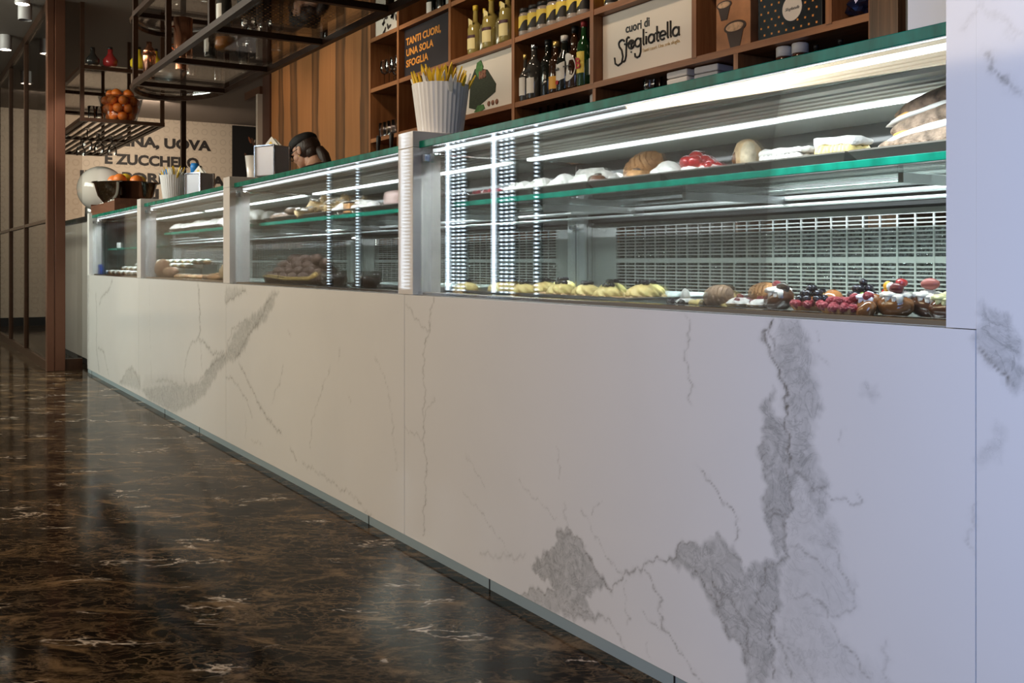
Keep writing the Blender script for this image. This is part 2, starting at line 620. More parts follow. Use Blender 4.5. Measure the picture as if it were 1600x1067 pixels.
VEINS = [(0.004,1,[(-1.333,0.795),(-1.342,0.772),(-1.336,0.754),(-1.321,0.732),(-1.31,0.716),(-1.301,0.685),(-1.295,0.664),(-1.285,0.643),(-1.286,0.612),(-1.287,0.585),(-1.286,0.554),(-1.283,0.528)]),
 (0.003,0.7,[(-1.346,0.771),(-1.336,0.745),(-1.318,0.733),(-1.313,0.747),(-1.333,0.781)]),
 (0.0025,0.6,[(-1.28,0.529),(-1.278,0.49),(-1.283,0.444),(-1.292,0.407),(-1.287,0.373)]),
 (0.0025,0.5,[(-1.559,0.791),(-1.552,0.745),(-1.56,0.689),(-1.548,0.641),(-1.543,0.607)]),
 (0.0025,0.55,[(-1.516,0.476),(-1.481,0.451),(-1.451,0.426)]),
 (0.0025,0.55,[(-1.275,0.538),(-1.252,0.52),(-1.23,0.505),(-1.195,0.495)]),
 (0.0025,0.5,[(-1.19,0.482),(-1.166,0.485),(-1.131,0.495),(-1.132,0.507)]),
 (0.002,0.5,[(-1.353,0.562),(-1.342,0.545),(-1.342,0.477),(-1.336,0.442),(-1.292,0.438),(-1.28,0.423)]),
 (0.0018,0.35,[(-1.222,0.734),(-1.192,0.727)]),
 (0.0018,0.3,[(-1.219,0.779),(-1.213,0.762)]),
 (0.0018,0.3,[(-1.171,0.618),(-1.161,0.591)]),
 (0.004,0.9,[(-0.904,0.775),(-0.886,0.758),(-0.862,0.727)]),
 (0.003,0.3,[(-0.918,0.536),(-0.918,0.499),(-0.914,0.463)]),
 (0.004,0.6,[(-0.896,1.212),(-0.882,1.195),(-0.861,1.166),(-0.835,1.138)]),
 (0.006,0.25,[(-0.936,1.269),(-0.909,1.275)]),
 (0.006,0.25,[(-0.877,1.264),(-0.856,1.25),(-0.861,1.231)]),
 (0.006,0.2,[(-0.902,1.287),(-0.877,1.269),(-0.835,1.236)]),
 (0.003,0.7,[(-1.987,0.247),(-1.921,0.24),(-1.892,0.2),(-1.857,0.163),(-1.827,0.146),(-1.757,0.201),(-1.689,0.242),(-1.606,0.28),(-1.573,0.307),(-1.529,0.327)]),
 (0.0025,0.6,[(-1.691,0.231),(-1.653,0.187),(-1.629,0.121),(-1.584,0.09),(-1.54,0.067),(-1.518,0.049)]),
 (0.003,0.8,[(-1.529,0.263),(-1.497,0.242),(-1.472,0.213),(-1.456,0.246),(-1.482,0.261)]),
 (0.0025,0.7,[(-1.472,0.209),(-1.427,0.166),(-1.388,0.147)]),
 (0.0025,0.7,[(-1.451,0.247),(-1.417,0.222),(-1.393,0.194),(-1.383,0.128)]),
 (0.0025,0.7,[(-1.319,0.258),(-1.328,0.187),(-1.319,0.123)]),
 (0.0025,0.6,[(-1.319,0.217),(-1.297,0.184),(-1.284,0.135)]),
 (0.0025,0.6,[(-1.369,0.243),(-1.351,0.289),(-1.323,0.324),(-1.297,0.364),(-1.284,0.433),(-1.342,0.431)]),
 (0.0025,0.6,[(-2.208,0.027),(-2.131,0.065),(-2.034,0.083),(-1.957,0.071),(-1.899,0.07),(-1.85,0.084)]),
 (0.0025,0.5,[(-1.85,0.084),(-1.79,0.063),(-1.764,0.027)]),
 (0.002,0.5,[(-2.034,0.071),(-1.987,0.054),(-1.906,0.052)]),
 (0.002,0.5,[(-2.144,0.118),(-2.089,0.151),(-2.034,0.192),(-2.034,0.24),(-1.965,0.23)]),
 (0.002,0.5,[(-2.122,0.11),(-2.049,0.103),(-2.034,0.085)]),
 (0.0025,0.45,[(-1.189,0.406),(-1.162,0.372),(-1.135,0.333)]),
 (0.0025,0.5,[(-1.209,0.296),(-1.187,0.277),(-1.166,0.249),(-1.135,0.231),(-1.109,0.197)]),
 (0.0025,0.45,[(-1.284,0.38),(-1.229,0.374),(-1.189,0.362)]),
 (0.0022,0.4,[(-1.189,0.276),(-1.143,0.309),(-1.128,0.338)]),
 (0.0022,0.4,[(-1.263,0.294),(-1.205,0.297)]),
 (0.0022,0.4,[(-1.297,0.197),(-1.237,0.178),(-1.229,0.155)]),
 (0.004,0.3,[(-1.077,0.268),(-1.066,0.212)]),
 (0.0018,0.35,[(-2.006,0.306),(-1.978,0.249)]),
 (0.0018,0.35,[(-1.931,0.315),(-1.878,0.255),(-1.81,0.217),(-1.764,0.199)]),
 (0.0018,0.3,[(-2.199,0.33),(-2.131,0.297),(-2.026,0.269)]),
 (0.0018,0.35,[(-1.857,0.351),(-1.878,0.305)]),
 (0.0022,0.6,[(-1.513,0.475),(-1.482,0.448),(-1.441,0.424),(-1.417,0.405),(-1.411,0.357)]),
 (0.002,0.35,[(-2.485,0.354),(-2.434,0.317),(-2.38,0.285)]),
 (0.0018,0.3,[(-2.496,0.244),(-2.345,0.18),(-2.234,0.112)]),
 (0.004,0.25,[(-2.404,0.084),(-2.173,0.137)]),
 (0.002,0.4,[(-1.695,0.132),(-1.641,0.117)]),
 (0.002,0.35,[(-1.757,0.178),(-1.764,0.12),(-1.751,0.099)]),
 (0.0018,0.3,[(-1.689,0.071),(-1.674,0.037)]),
 (0.0018,0.35,[(-1.472,0.357),(-1.446,0.331),(-1.388,0.321)]),
 (0.0018,0.3,[(-2.034,0.441),(-2.01,0.365)]),
 (0.006,0.8,[(-5.374,0.785),(-5.348,0.727),(-5.337,0.657),(-5.327,0.56),(-5.348,0.497)]),
 (0.006,0.6,[(-5.348,0.497),(-5.21,0.478),(-5.111,0.438),(-4.878,0.459)]),
 (0.005,0.5,[(-5.348,0.497),(-5.525,0.456),(-5.627,0.355),(-5.667,0.249),(-5.609,0.225)]),
 (0.004,0.4,[(-5.327,0.491),(-5.286,0.342)]),
 (0.005,0.5,[(-4.878,0.411),(-4.834,0.498),(-4.747,0.58),(-4.541,0.634)]),
 (0.005,0.6,[(-4.705,0.438),(-4.601,0.502),(-4.502,0.569),(-4.35,0.637),(-4.189,0.759)]),
 (0.005,0.6,[(-4.642,0.431),(-4.463,0.332),(-4.313,0.25),(-4.172,0.205),(-4.054,0.183)]),
 (0.004,0.5,[(-4.856,0.342),(-4.747,0.346),(-4.541,0.276),(-4.455,0.208)]),
 (0.006,0.6,[(-4.869,0.704),(-4.705,0.738),(-4.541,0.773)]),
 (0.004,0.35,[(-4.037,0.466),(-4.054,0.42),(-4.172,0.307)]),
 (0.004,0.35,[(-3.411,0.579),(-3.436,0.548)]),
 (0.003,0.35,[(-3.507,0.513),(-3.579,0.436),(-3.633,0.37),(-3.703,0.28),(-3.717,0.17)]),
 (0.004,0.5,[(-3.948,0.133),(-3.879,0.109)]),
 (0.003,0.45,[(-3.804,0.103),(-3.647,0.095),(-3.539,0.089),(-3.411,0.074),(-3.314,0.079),(-3.244,0.055),(-3.121,0.027)]),
 (0.003,0.3,[(-3.11,0.583),(-3.047,0.527),(-2.995,0.462),(-2.941,0.229)]),
 (0.003,0.5,[(-2.687,0.797),(-2.713,0.699),(-2.754,0.612),(-2.743,0.491),(-2.754,0.392),(-2.731,0.266),(-2.743,0.15),(-2.754,0.066)]),
 (0.003,0.4,[(-2.868,0.77),(-2.812,0.719),(-2.722,0.693),(-2.696,0.712)]),
 (0.003,0.3,[(-2.877,0.375),(-2.757,0.351)]),
 (0.003,0.3,[(-2.679,0.498),(-2.74,0.426)]),
 (0.008,0.6,[(-8.395,0.652),(-8.36,0.477),(-8.372,0.228),(-8.247,0.053)]),
 (0.008,0.55,[(-7.717,0.776),(-7.849,0.696),(-8.136,0.639),(-8.247,0.575)]),
 (0.007,0.5,[(-8.303,0.233),(-8.081,0.229),(-7.974,0.158),(-7.869,0.065)]),
 (0.006,0.3,[(-6.479,0.275),(-6.443,0.155)]),
 (0.006,0.4,[(-6.336,0.174),(-6.066,0.209),(-5.755,0.203)]),
 (0.006,0.5,[(-7.428,0.051),(-7.202,0.159),(-7.029,0.198),(-6.905,0.16),(-6.784,0.103)]),
 (0.006,0.45,[(-5.363,0.265),(-5.16,0.353),(-5.016,0.412),(-4.878,0.443)]),
 (0.004,0.25,[(-6.516,0.76),(-6.494,0.365)]),
 (0.003,0.3,[(-4.541,0.093),(-4.541,0.191)]),
 (0.003,0.3,[(-4.463,0.093),(-4.295,0.101)]),
 (0.003,0.25,[(-3.337,0.428),(-3.326,0.406)]),
 (0.003,0.3,[(-3.973,0.613),(-3.935,0.606)])]
CLOUDS = [(0.62,0.02,[(-1.31,0.791),(-1.252,0.794),(-1.233,0.744),(-1.209,0.673),(-1.225,0.585),(-1.219,0.535),(-1.19,0.494),(-1.192,0.453),(-1.219,0.447),(-1.241,0.496),(-1.28,0.537),(-1.283,0.643),(-1.31,0.716)]),
 (0.75,0.012,[(-1.324,0.663),(-1.349,0.612),(-1.353,0.548),(-1.342,0.477),(-1.341,0.432),(-1.321,0.36),(-1.289,0.368),(-1.285,0.444),(-1.28,0.533),(-1.287,0.611),(-1.304,0.607),(-1.317,0.607),(-1.314,0.644)]),
 (0.35,0.02,[(-1.28,0.533),(-1.241,0.496),(-1.219,0.447),(-1.177,0.446),(-1.171,0.401),(-1.286,0.373),(-1.283,0.444)]),
 (0.45,0.018,[(-1.116,0.693),(-1.098,0.695),(-1.098,0.673),(-1.116,0.671)]),
 (0.7,0.014,[(-0.907,0.84),(-0.882,0.827),(-0.86,0.799),(-0.832,0.759),(-0.832,0.71),(-0.849,0.712),(-0.862,0.728),(-0.886,0.76),(-0.904,0.779)]),
 (0.45,0.02,[(-0.906,0.604),(-0.886,0.629),(-0.867,0.66),(-0.864,0.646),(-0.882,0.615),(-0.902,0.592)]),
 (0.72,0.01,[(-2.034,0.245),(-1.957,0.243),(-1.906,0.235),(-1.885,0.19),(-1.823,0.153),(-1.878,0.132),(-1.914,0.101),(-1.885,0.08),(-1.957,0.071),(-2.034,0.085),(-2.057,0.103),(-2.131,0.113),(-2.131,0.151),(-2.041,0.181)]),
 (0.72,0.012,[(-1.624,0.27),(-1.584,0.301),(-1.518,0.333),(-1.472,0.353),(-1.417,0.345),(-1.398,0.311),(-1.342,0.331),(-1.301,0.366),(-1.288,0.432),(-1.342,0.428),(-1.351,0.548),(-1.229,0.567),(-1.271,0.482),(-1.293,0.345),(-1.307,0.261),(-1.319,0.19),(-1.332,0.105),(-1.388,0.085),(-1.396,0.145),(-1.431,0.168),(-1.477,0.204),(-1.518,0.24),(-1.573,0.262)]),
 (0.55,0.012,[(-2.208,0.025),(-2.122,0.071),(-2.034,0.083),(-1.957,0.071),(-1.85,0.084),(-1.906,0.05),(-2.034,0.029),(-2.147,0.016)]),
 (0.3,0.03,[(-1.293,0.378),(-1.189,0.403),(-1.135,0.342),(-1.135,0.317),(-1.189,0.27),(-1.12,0.224),(-1.066,0.206),(-1.332,0.112),(-1.307,0.234)]),
 (0.55,0.02,[(-4.313,0.697),(-4.189,0.77),(-4.087,0.778),(-4.172,0.703),(-4.241,0.654),(-4.463,0.584),(-4.541,0.506),(-4.705,0.438),(-4.834,0.419),(-4.969,0.364),(-5.21,0.226),(-5.47,0.133),(-5.876,0.039),(-6.516,0.032),(-6.744,0.082),(-6.131,0.171),(-5.696,0.216),(-5.311,0.27),(-5.063,0.415),(-4.856,0.458),(-4.726,0.562),(-4.541,0.634)]),
 (0.35,0.02,[(-4.869,0.772),(-4.663,0.783),(-4.541,0.771),(-4.705,0.735),(-4.869,0.701)]),
 (0.4,0.02,[(-7.475,0.041),(-7.072,0.198),(-6.784,0.155),(-6.76,0.072)]),
 (0.2,0.05,[(-6.744,0.082),(-6.629,0.17),(-6.131,0.226),(-5.581,0.257),(-5.26,0.275),(-5.815,0.047)])]
# ------------------------------------------------------------------ counter
def vein_fields(X, Z):
    """line and cloud strength at world (X, Z) arrays on the counter front"""
    Xw = X + 0.006 * np.sin(Z * 61 + X * 23) + 0.004 * np.sin(Z * 143 - X * 37) + 0.002 * np.sin(Z * 337 + X * 61)
    Zw = Z + 0.005 * np.sin(X * 57 + Z * 19) + 0.004 * np.sin(X * 151 + Z * 33) + 0.002 * np.sin(X * 301)
    line = np.zeros_like(X)
    for wd, inten, pts in VEINS:
        pa = np.array(pts)
        if pa[:, 0].max() < X.min() - 0.05 or pa[:, 0].min() > X.max() + 0.05:
            continue
        d = np.full(X.shape, 9.0)
        for (xa, za), (xb, zb) in zip(pts[:-1], pts[1:]):
            dx, dz = xb - xa, zb - za
            q = dx * dx + dz * dz + 1e-9
            t = np.clip(((Xw - xa) * dx + (Zw - za) * dz) / q, 0, 1)
            d = np.minimum(d, np.hypot(Xw - xa - t * dx, Zw - za - t * dz))
        line = np.maximum(line, inten * np.clip(1.25 - d / wd, 0, 1))
        line = np.maximum(line, 0.22 * inten * np.clip(1 - d / (wd * 4), 0, 1))
    cloud = np.zeros_like(X)
    for inten, soft, pts in CLOUDS:
        pa = np.array(pts)
        if pa[:, 0].max() < X.min() - 0.05 or pa[:, 0].min() > X.max() + 0.05:
            continue
        inside = np.zeros(X.shape, bool)
        d = np.full(X.shape, 9.0)
        n = len(pts)
        for i in range(n):
            (xa, za), (xb, zb) = pts[i], pts[(i + 1) % n]
            dx, dz = xb - xa, zb - za
            q = dx * dx + dz * dz + 1e-9
            t = np.clip(((Xw - xa) * dx + (Zw - za) * dz) / q, 0, 1)
            d = np.minimum(d, np.hypot(Xw - xa - t * dx, Zw - za - t * dz))
            if abs(dz) > 1e-9:
                c = ((za > Zw) != (zb > Zw)) & (Xw < dx * (Zw - za) / dz + xa)
                inside ^= c
        sd = np.where(inside, d, -d)
        cloud = np.maximum(cloud, inten * np.clip(0.5 + sd / (1.1 * soft), 0, 1))
    return line, cloud

def slab(name, x0, x1, z0, z1, step, parent=None, y0=FY, y1=FY + 0.02):
    """marble slab whose front face carries the vein pattern"""
    nx, nz = max(2, int((x1 - x0) / step)), max(2, int((z1 - z0) / step))
    xs, zs = np.linspace(x0, x1, nx + 1), np.linspace(z0, z1, nz + 1)
    X, Z = np.meshgrid(xs, zs)
    line, cloud = vein_fields(X, Z)
    nf = X.size
    co_ = np.stack([X.ravel(), np.full(nf, y0), Z.ravel()], 1)
    idx = np.arange(nf).reshape(nz + 1, nx + 1)
    q = np.stack([idx[:-1, :-1].ravel(), idx[:-1, 1:].ravel(), idx[1:, 1:].ravel(), idx[1:, :-1].ravel()], 1).tolist()
    b = nf
    c4 = [(x0, y0, z0), (x1, y0, z0), (x1, y0, z1), (x0, y0, z1), (x0, y1, z0), (x1, y1, z0), (x1, y1, z1), (x0, y1, z1)]
    verts = co_.tolist() + c4
    q += [[b, b + 4, b + 5, b + 1], [b + 3, b + 2, b + 6, b + 7], [b, b + 3, b + 7, b + 4], [b + 1, b + 5, b + 6, b + 2], [b + 4, b + 7, b + 6, b + 5]]
    me = bpy.data.meshes.new(name)
    me.from_pydata(verts, [], q)
    at = me.attributes.new('vein', 'FLOAT_COLOR', 'POINT')
    col = np.zeros((nf + 8, 4), np.float32)
    col[:nf, 0] = line.ravel()
    col[:nf, 1] = cloud.ravel()
    at.data.foreach_set('color', col.ravel())
    me.materials.append(MARBLE)
    o = bpy.data.objects.new(name, me)
    COL.objects.link(o)
    if parent:
        o.parent = parent
    return o

# right-hand marble wall
wr = struct(slab('wall_right', -0.9102, -0.30, 0.0, 2.6, 0.005, None, FY, 2.12))
o = slab('wall_strip', -0.962, -0.911, 0.7985, 2.6, 0.006, wr, FY + 0.001, 2.12)
g = G(); g.box(-8.78, -0.2, FY + 0.004, 1.9, 0.0, 0.03)
struct(g.make('trim_1', PLINTH))
g = G()
for x in (-8.6, -6.12, -5.35, -3.17, -2.36, -1.6):
    g.box(x - 0.002, x + 0.002, FY + 0.0025, FY + 0.004, 0.0, 0.03)
struct(g.make('trim_2', BLACK))

JO = [-8.78, -6.829, -4.856, -2.884, -0.911]
GX = [(-8.70, -6.878), (-6.772, -4.903), (-4.797, -2.931), (-2.825, -0.962)]
CASEL = ['pastry display case at the far left end of the counter, under the wooden tray',
         'pastry display case second from the far end, with bread on its floor',
         'pastry display case third from the far end, with a mound of dark balls',
         'nearest and largest pastry display case beside the marble wall']
def make_case(k):
    x0, x1 = GX[k]
    c = thing('display_case', CASEL[k], 'display case', (0, 0, 0), 0, 'display cases along the counter')
    far = k < 2
    slab('front_panel', JO[k] + 0.0012, JO[k + 1] - 0.0012, 0.031, 0.797, 0.010 if far else (0.007 if k == 2 else 0.004), c)
    g = G(); g.box(x0, x1, GY - 0.012, GY + 0.012, 0.7972, 0.809, bev=0.002)
    g.make('sill_rail', CHROME, c)
    g = G(); g.box(x0 + 0.002, x1 - 0.002, GY - 0.003, GY + 0.003, 0.8092, 1.260)
    g.make('front_glass', GLASS, c)
    g = G(); g.box(x0, x1, GY + 0.002, 2.10, 1.262, 1.282)
    g.make('top_glass', GLASS2, c)
    g = G(); g.box(x0, x1, GY - 0.008, GY + 0.0015, 1.261, 1.283, bev=0.0015)
    g.make('glass_edge', GREEN, c, label='bright green polished edge')
    # aluminium canopy under the top glass
    g = G()
    g.box(x0, x1, 1.485, 1.60, 1.2565, 1.2612)
    for y in (1.51, 1.54, 1.57):
        g.box(x0, x1, y, y + 0.004, 1.254, 1.2565)
    g.box(x0, x1, 1.602, 1.80, 1.244, 1.253)
    for y in (1.64, 1.68, 1.72, 1.76):
        g.box(x0, x1, y, y + 0.005, 1.240, 1.244)
    g.box(x0, x1, 1.845, 2.09, 1.246, 1.256)
    g.make('canopy', CANOPY, c)
    g = G(); g.box(x0 + 0.01, x1 - 0.002, 1.476, 1.480, 1.2475, 1.2615); g.make('added_led_baffle', TRAYM, c)  # added baffle keeping the front tube's light off the canopy
    for y, z in ((1.466, 1.2525), (1.822, 1.243)):
        q_ = 0.005 if y < 1.6 else 0.009
        g = G(); g.box(x0 + 0.03, x1 - 0.005, y - q_, y + q_, z - 0.005, z + 0.005, bev=0.002)
        g.make('led_tube', LEDF if y < 1.6 else LED, c)
        area('case_light', ((x0 + x1) / 2, y, z - 0.007), ((x0 + x1) / 2, y + (0.25 if y < 1.6 else 0.16), 0), (x1 - x0 - 0.1, 0.009), 12 if y < 1.6 else 50, (0.88, 0.96, 1.0), math.radians(135))
    # clamp holding the glass, at the left corner
    g = G(); g.box(x0 + 0.004, x0 + 0.05, GY + 0.006, GY + 0.022, 1.212, 1.244, bev=0.003); g.box(x0 + 0.02, x0 + 0.034, GY - 0.008, GY + 0.026, 1.216, 1.24, bev=0.002)
    g.tube([(x0 + 0.05, GY + 0.02, 1.238), (x0 + 0.05, 1.80, 1.238)], 0.004, 6)
    g.make('glass_clamp', CHROME, c)
    # upper shelf
    if k > 0:
        g = G(); g.box(x0 + 0.004, x1 - 0.004, 1.556, 1.98, 1.078, 1.092)
        g.make('shelf', GLASS2, c)
        g = G(); g.box(x0 + 0.004, x1 - 0.004, 1.549, 1.5555, 1.0775, 1.0925, bev=0.001)
        g.make('shelf_edge', GREEN, c, label='green polished shelf edge')
        for x in (x0 + 0.3, (x0 + x1) / 2, x1 - 0.3):
            g = G(); g.box(x - 0.006, x + 0.006, 1.70, 2.09, 1.058, 1.077)
            g.make('shelf_bracket', STEEL, c)
    # rear: dark sliding doors, rails, slotted steel grille, posts
    g = G(); g.box(x0 - 0.05, x1 + 0.05, 2.085, 2.10, 1.082, 1.246)
    g.make('rear_door', mat('dark_rear_glass', (0.055, 0.06, 0.058), 0.06, spec=0.9), c)
    g = G(); g.box(x0 - 0.05, x1 + 0.05, 2.12, 2.13, 1.03, 1.082)
    g.make('rear_gap', DARKIN, c)
    for z, r in ((1.094, 0.005), (1.072, 0.007), (1.053, 0.005)):
        g = G(); g.tube([(x0 - 0.05, 2.06, z), (x1 + 0.05, 2.06, z)], r, 10)
        g.make('rear_rail', STEELL, c, True)
    gx0, gx1 = x0 + 0.152, x1 - 0.10
    g = G()
    g.box(x0 + 0.01, gx0, 2.095, 2.10, 0.797, 1.032)
    g.box(gx1, x1, 2.095, 2.10, 0.797, 1.032)
    for za, zb in ((1.017, 1.032), (0.899, 0.914), (0.790, 0.797)):
        g.box(gx0, gx1, 2.095, 2.10, za, zb)
    for zb in (0.914, 0.797):
        n = 10
        ph = 0.1025 / n
        for i in range(1, n):
            g.box(gx0, gx1, 2.095, 2.099, zb + i * ph - 0.0017, zb + i * ph + 0.0017)
    ncol = int((gx1 - gx0) / 0.0493)
    for i in range(1, ncol):
        x = gx0 + (gx1 - gx0) * i / ncol
        g.box(x - 0.0026, x + 0.0026, 2.0945, 2.099, 0.797, 1.02)
    g.box(x0, x0 + 0.02, 2.09, 2.1, 0.797, 1.036)
    g.make('grille', PERF, c)
    g = G(); g.box(gx0 - 0.02, gx1 + 0.02, 2.125, 2.135, 0.79, 0.985)
    g.make('cooling_coil', COIL, c)
    for xa, xb in ((x1 + 0.004, x1 + 0.049), (x0 - 0.049, x0 - 0.004)):
        g = G(); g.box(xa, xb, 2.075, 2.094, 0.797, 1.13)
        g.make('rear_post', STEELL, c)
    for x in (x0 - 0.038, x1 + 0.038):
        g = G(); g.lathe([(0.010, 0), (0.012, 0.006), (0.008, 0.012)], (0, 0, 0), 10, M=Matrix.Translation((x, 2.074, 1.024)) @ Matrix.Rotation(PI / 2, 4, 'X'))
        g.make('post_bolt', CHROME, c)
    g = G(); g.box(x0, x1, GY + 0.013, 2.12, 0.770, 0.7955)
    g.make('deck', mat('deck_steel', (0.30, 0.30, 0.29), 0.3, 0.9), c)
    if k == 0:
        g = G(); g.box(-8.78, -8.70, FY, 1.50, 0.031, 1.30)
        g.make('end_post', WHITE, c)
        g = G(); g.box(-8.76, -8.74, 1.5005, 2.12, 0.031, 1.26)
        g.make('end_panel', mat('dark_teal_panel', (0.035, 0.055, 0.05), 0.12, spec=0.7), c)
    return c
for k in range(4):
    make_case(k)

POLISH = mat('polished_white_stone', (0.74, 0.70, 0.67), 0.04, spec=0.6)
PL = ['white stone pillar at the left edge of the nearest display case, under the big white bucket',
      'white stone pillar with the napkin dispenser and white cup on top',
      'small farthest white stone pillar under the distant white cup']
for cx_, lab in zip((-2.878, -4.85, -6.825), PL):
    p = thing('counter_pillar', lab, 'pillar', (cx_, FY, 0.798), 0, 'white pillars between the display cases')
    g = G(); g.box(-0.053, 0.053, 0.0, 0.10, 0, TOP - 0.798 - 0.052, bev=0.002)
    g.make('post', POLISH, p)
    g = G(); g.box(-0.053, 0.053, 0.0, 0.70, TOP - 0.798 - 0.0515, TOP - 0.798, bev=0.002)
    g.make('cap', POLISH, p)
    g = G(); g.box(-0.003, 0.003, 0.105, 0.67, 0.0, TOP - 0.798 - 0.0525)
    g.make('divider_glass', GLASS, p)
# ------------------------------------------------------------------ back wall, wood panelling, shelving
g = G(); g.box(-10.0, 3.0, 3.64, 3.75, 0, 3.08)
struct(g.make('wall_back', mat('dark_brown_wall', (0.05, 0.03, 0.02), 0.6)))
SW = make_striped_wood(-10.0, -7.376, [(-9.553, -9.441), (-9.205, -9.065), (-8.665, -8.459), (-8.086, -7.875), (-7.541, -7.414)])
g = G(); g.box(-9.78, -7.378, 3.29, 3.63, 0, 3.08)
tag(g.make('walnut_cladding', SW), 'tall striped walnut panel behind the woman, left of the shelves', 'wall cladding')
g = G(); g.box(-10.0, -9.782, 3.27, 3.63, 0, 3.08)
struct(g.make('trim_3', mat('dark_brown_trim', (0.06, 0.026, 0.018), 0.45)))

sh = thing('wall_shelving', 'large walnut wall shelving of open square compartments behind the counter', 'shelving', (0, 0, 0))
DX = [-7.376, -6.858, -6.04, -5.222, -4.411, -3.592, -2.785, -2.572]
LV = [1.47, 1.87, 2.27, 2.67, 3.04]
SY0, SY1 = 3.29, 3.62
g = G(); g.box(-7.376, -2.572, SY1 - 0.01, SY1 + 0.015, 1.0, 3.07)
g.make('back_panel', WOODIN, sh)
for i, x in enumerate(DX):
    g = G()
    if i == len(DX) - 2:
        g.box(x - 0.016, x + 0.016, SY0 - 0.003, SY1 - 0.011, 1.88, 3.07)
    else:
        g.box(x - 0.016, x + 0.016, SY0 - 0.003, SY1 - 0.011, 1.88 if i in (4, 5) else 1.0, 3.07)
    g.make('upright', WOODV, sh)
for x in (-4.39, -3.315):
    g = G(); g.box(x - 0.014, x + 0.014, SY0 - 0.002, SY1 - 0.011, 1.0, 1.852)
    g.make('upright', WOODV, sh)
for z in LV:
    g = G(); g.box(-7.376, -2.572, SY0, SY1 - 0.011, z - 0.016, z + 0.016)
    g.make('shelf', WOOD, sh)
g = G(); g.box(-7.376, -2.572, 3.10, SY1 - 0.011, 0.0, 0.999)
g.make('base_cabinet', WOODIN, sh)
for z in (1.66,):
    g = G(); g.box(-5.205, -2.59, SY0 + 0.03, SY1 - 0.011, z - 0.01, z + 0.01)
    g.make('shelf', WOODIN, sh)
g = G(); g.box(-2.555, -2.425, 3.25, 3.63, 0, 3.08)
tag(g.make('wood_pilaster', PILAST), 'dark grained walnut pilaster at the right end of the shelves', 'pilaster')

ITX = -PI / 2
S1, S2, S3 = 1.887, 2.287, 2.687       # tops of the shelves
PRINT = mat('cream_print', (0.74, 0.68, 0.60), 0.45)
INK = mat('black_ink', (0.012, 0.011, 0.012), 0.5)
def panel(name, label, cat, x0, x1, z0, z1, y, m, t=0.012):
    o = thing(name, label, cat, ((x0 + x1) / 2, y, z0))
    g = G(); g.box(-(x1 - x0) / 2, (x1 - x0) / 2, 0, t, 0, z1 - z0)
    g.make('board', m, o)
    return o
# orange-on-black slogan
sg = panel('slogan_board', 'dark board with the orange slogan TANTI CUORI, UNA SOLA SFOGLIA', 'sign', -6.838, -6.06, S2 + 0.001, 2.652, 3.333, mat('aubergine_black', (0.022, 0.016, 0.02), 0.5))
ORA = mat('orange_ink', (0.80, 0.33, 0.05), 0.5)
for q, (tx_, wd_) in enumerate((('TANTI CUORI,', .555), ('UNA SOLA', .44), ('SFOGLIA', .36))):
    fit(text('lettering', tx_, 0.0735, ORA, sg, (-0.355, -0.0015, 0.247 - .0826 * q), depth=0.0008, bold=0.0022), wd_)
# logo board
lg = panel('logo_board', 'cream board with the black handwritten logo cuori di Sfogliatella', 'sign', -4.391, -3.612, S1 + 0.001, 2.252, 3.35, PRINT)
fit(text('lettering', 'cuori di', 0.066, INK, lg, (-0.190, -0.0015, 0.236), depth=0.0008, bold=0.0014), .197)
def strokes(name, lines, r, m, parent, loc, seg=6):
    g = G()
    for ln in lines:
        g.tube([(x, 0, z) for x, z in ln], r, seg)
    return g.make(name, m, parent, True, loc=loc)
def arc(cx, cz, rx, rz, a0, a1, n=14):
    return [(cx + rx * math.cos(math.radians(a0 + (a1 - a0) * i / n)), cz + rz * math.sin(math.radians(a0 + (a1 - a0) * i / n))) for i in range(n + 1)]
u = 0.052      # x-height radius unit
LGS = []
LGS.append(arc(0.045, 0.062, 0.036, 0.030, 20, 190, 10) + [(0.016, 0.035), (0.045, 0.0), (0.060, -0.06), (0.045, -0.112), (0.0, -0.128), (-0.036, -0.105), (-0.045, -0.05)])
LGS.append([(0.142, 0.092), (0.126, 0.102), (0.108, 0.088), (0.104, 0.03), (0.100, -0.06), (0.088, -0.098), (0.066, -0.11)])
LGS.append([(0.082, 0.045), (0.135, 0.045)])
LGS.append(arc(0.165, 0.028, 0.036, 0.036, 0, 360, 20))
LGS.append([(0.165, 0.062), (0.165, -0.014)])
LGS.append([(0.152, 0.05), (0.156, 0.03), (0.174, 0.03), (0.178, 0.05)])
LGS.append([(0.165, -0.036), (0.165, -0.044)])
gx = 0.245
LGS.append(arc(gx, 0.028, 0.034, 0.036, 0, 360, 20))
LGS.append([(gx + 0.034, 0.062), (gx + 0.034, -0.06), (gx + 0.02, -0.095), (gx - 0.01, -0.102), (gx - 0.034, -0.085), (gx - 0.036, -0.06)])
LGS.append([(0.312, 0.13), (0.312, 0.005), (0.322, -0.008)])
LGS.append([(0.345, 0.062), (0.345, -0.008)])
LGS.append([(0.345, 0.09), (0.345, 0.096)])
LGS.append(arc(0.405, 0.028, 0.034, 0.036, 0, 360, 20))
LGS.append([(0.439, 0.062), (0.439, -0.008)])
LGS.append([(0.472, 0.12), (0.472, 0.005), (0.482, -0.008), (0.496, -0.006)])
LGS.append([(0.455, 0.062), (0.498, 0.062)])
LGS.append([(0.505, 0.028), (0.570, 0.028)] + arc(0.537, 0.028, 0.034, 0.036, 0, 310, 16))
LGS.append([(0.592, 0.13), (0.592, 0.005), (0.602, -0.008)])
LGS.append([(0.625, 0.13), (0.625, 0.005), (0.635, -0.008)])
LGS.append(arc(0.682, 0.028, 0.034, 0.036, 0, 360, 20))
LGS.append([(0.716, 0.062), (0.716, -0.004), (0.726, -0.010)])
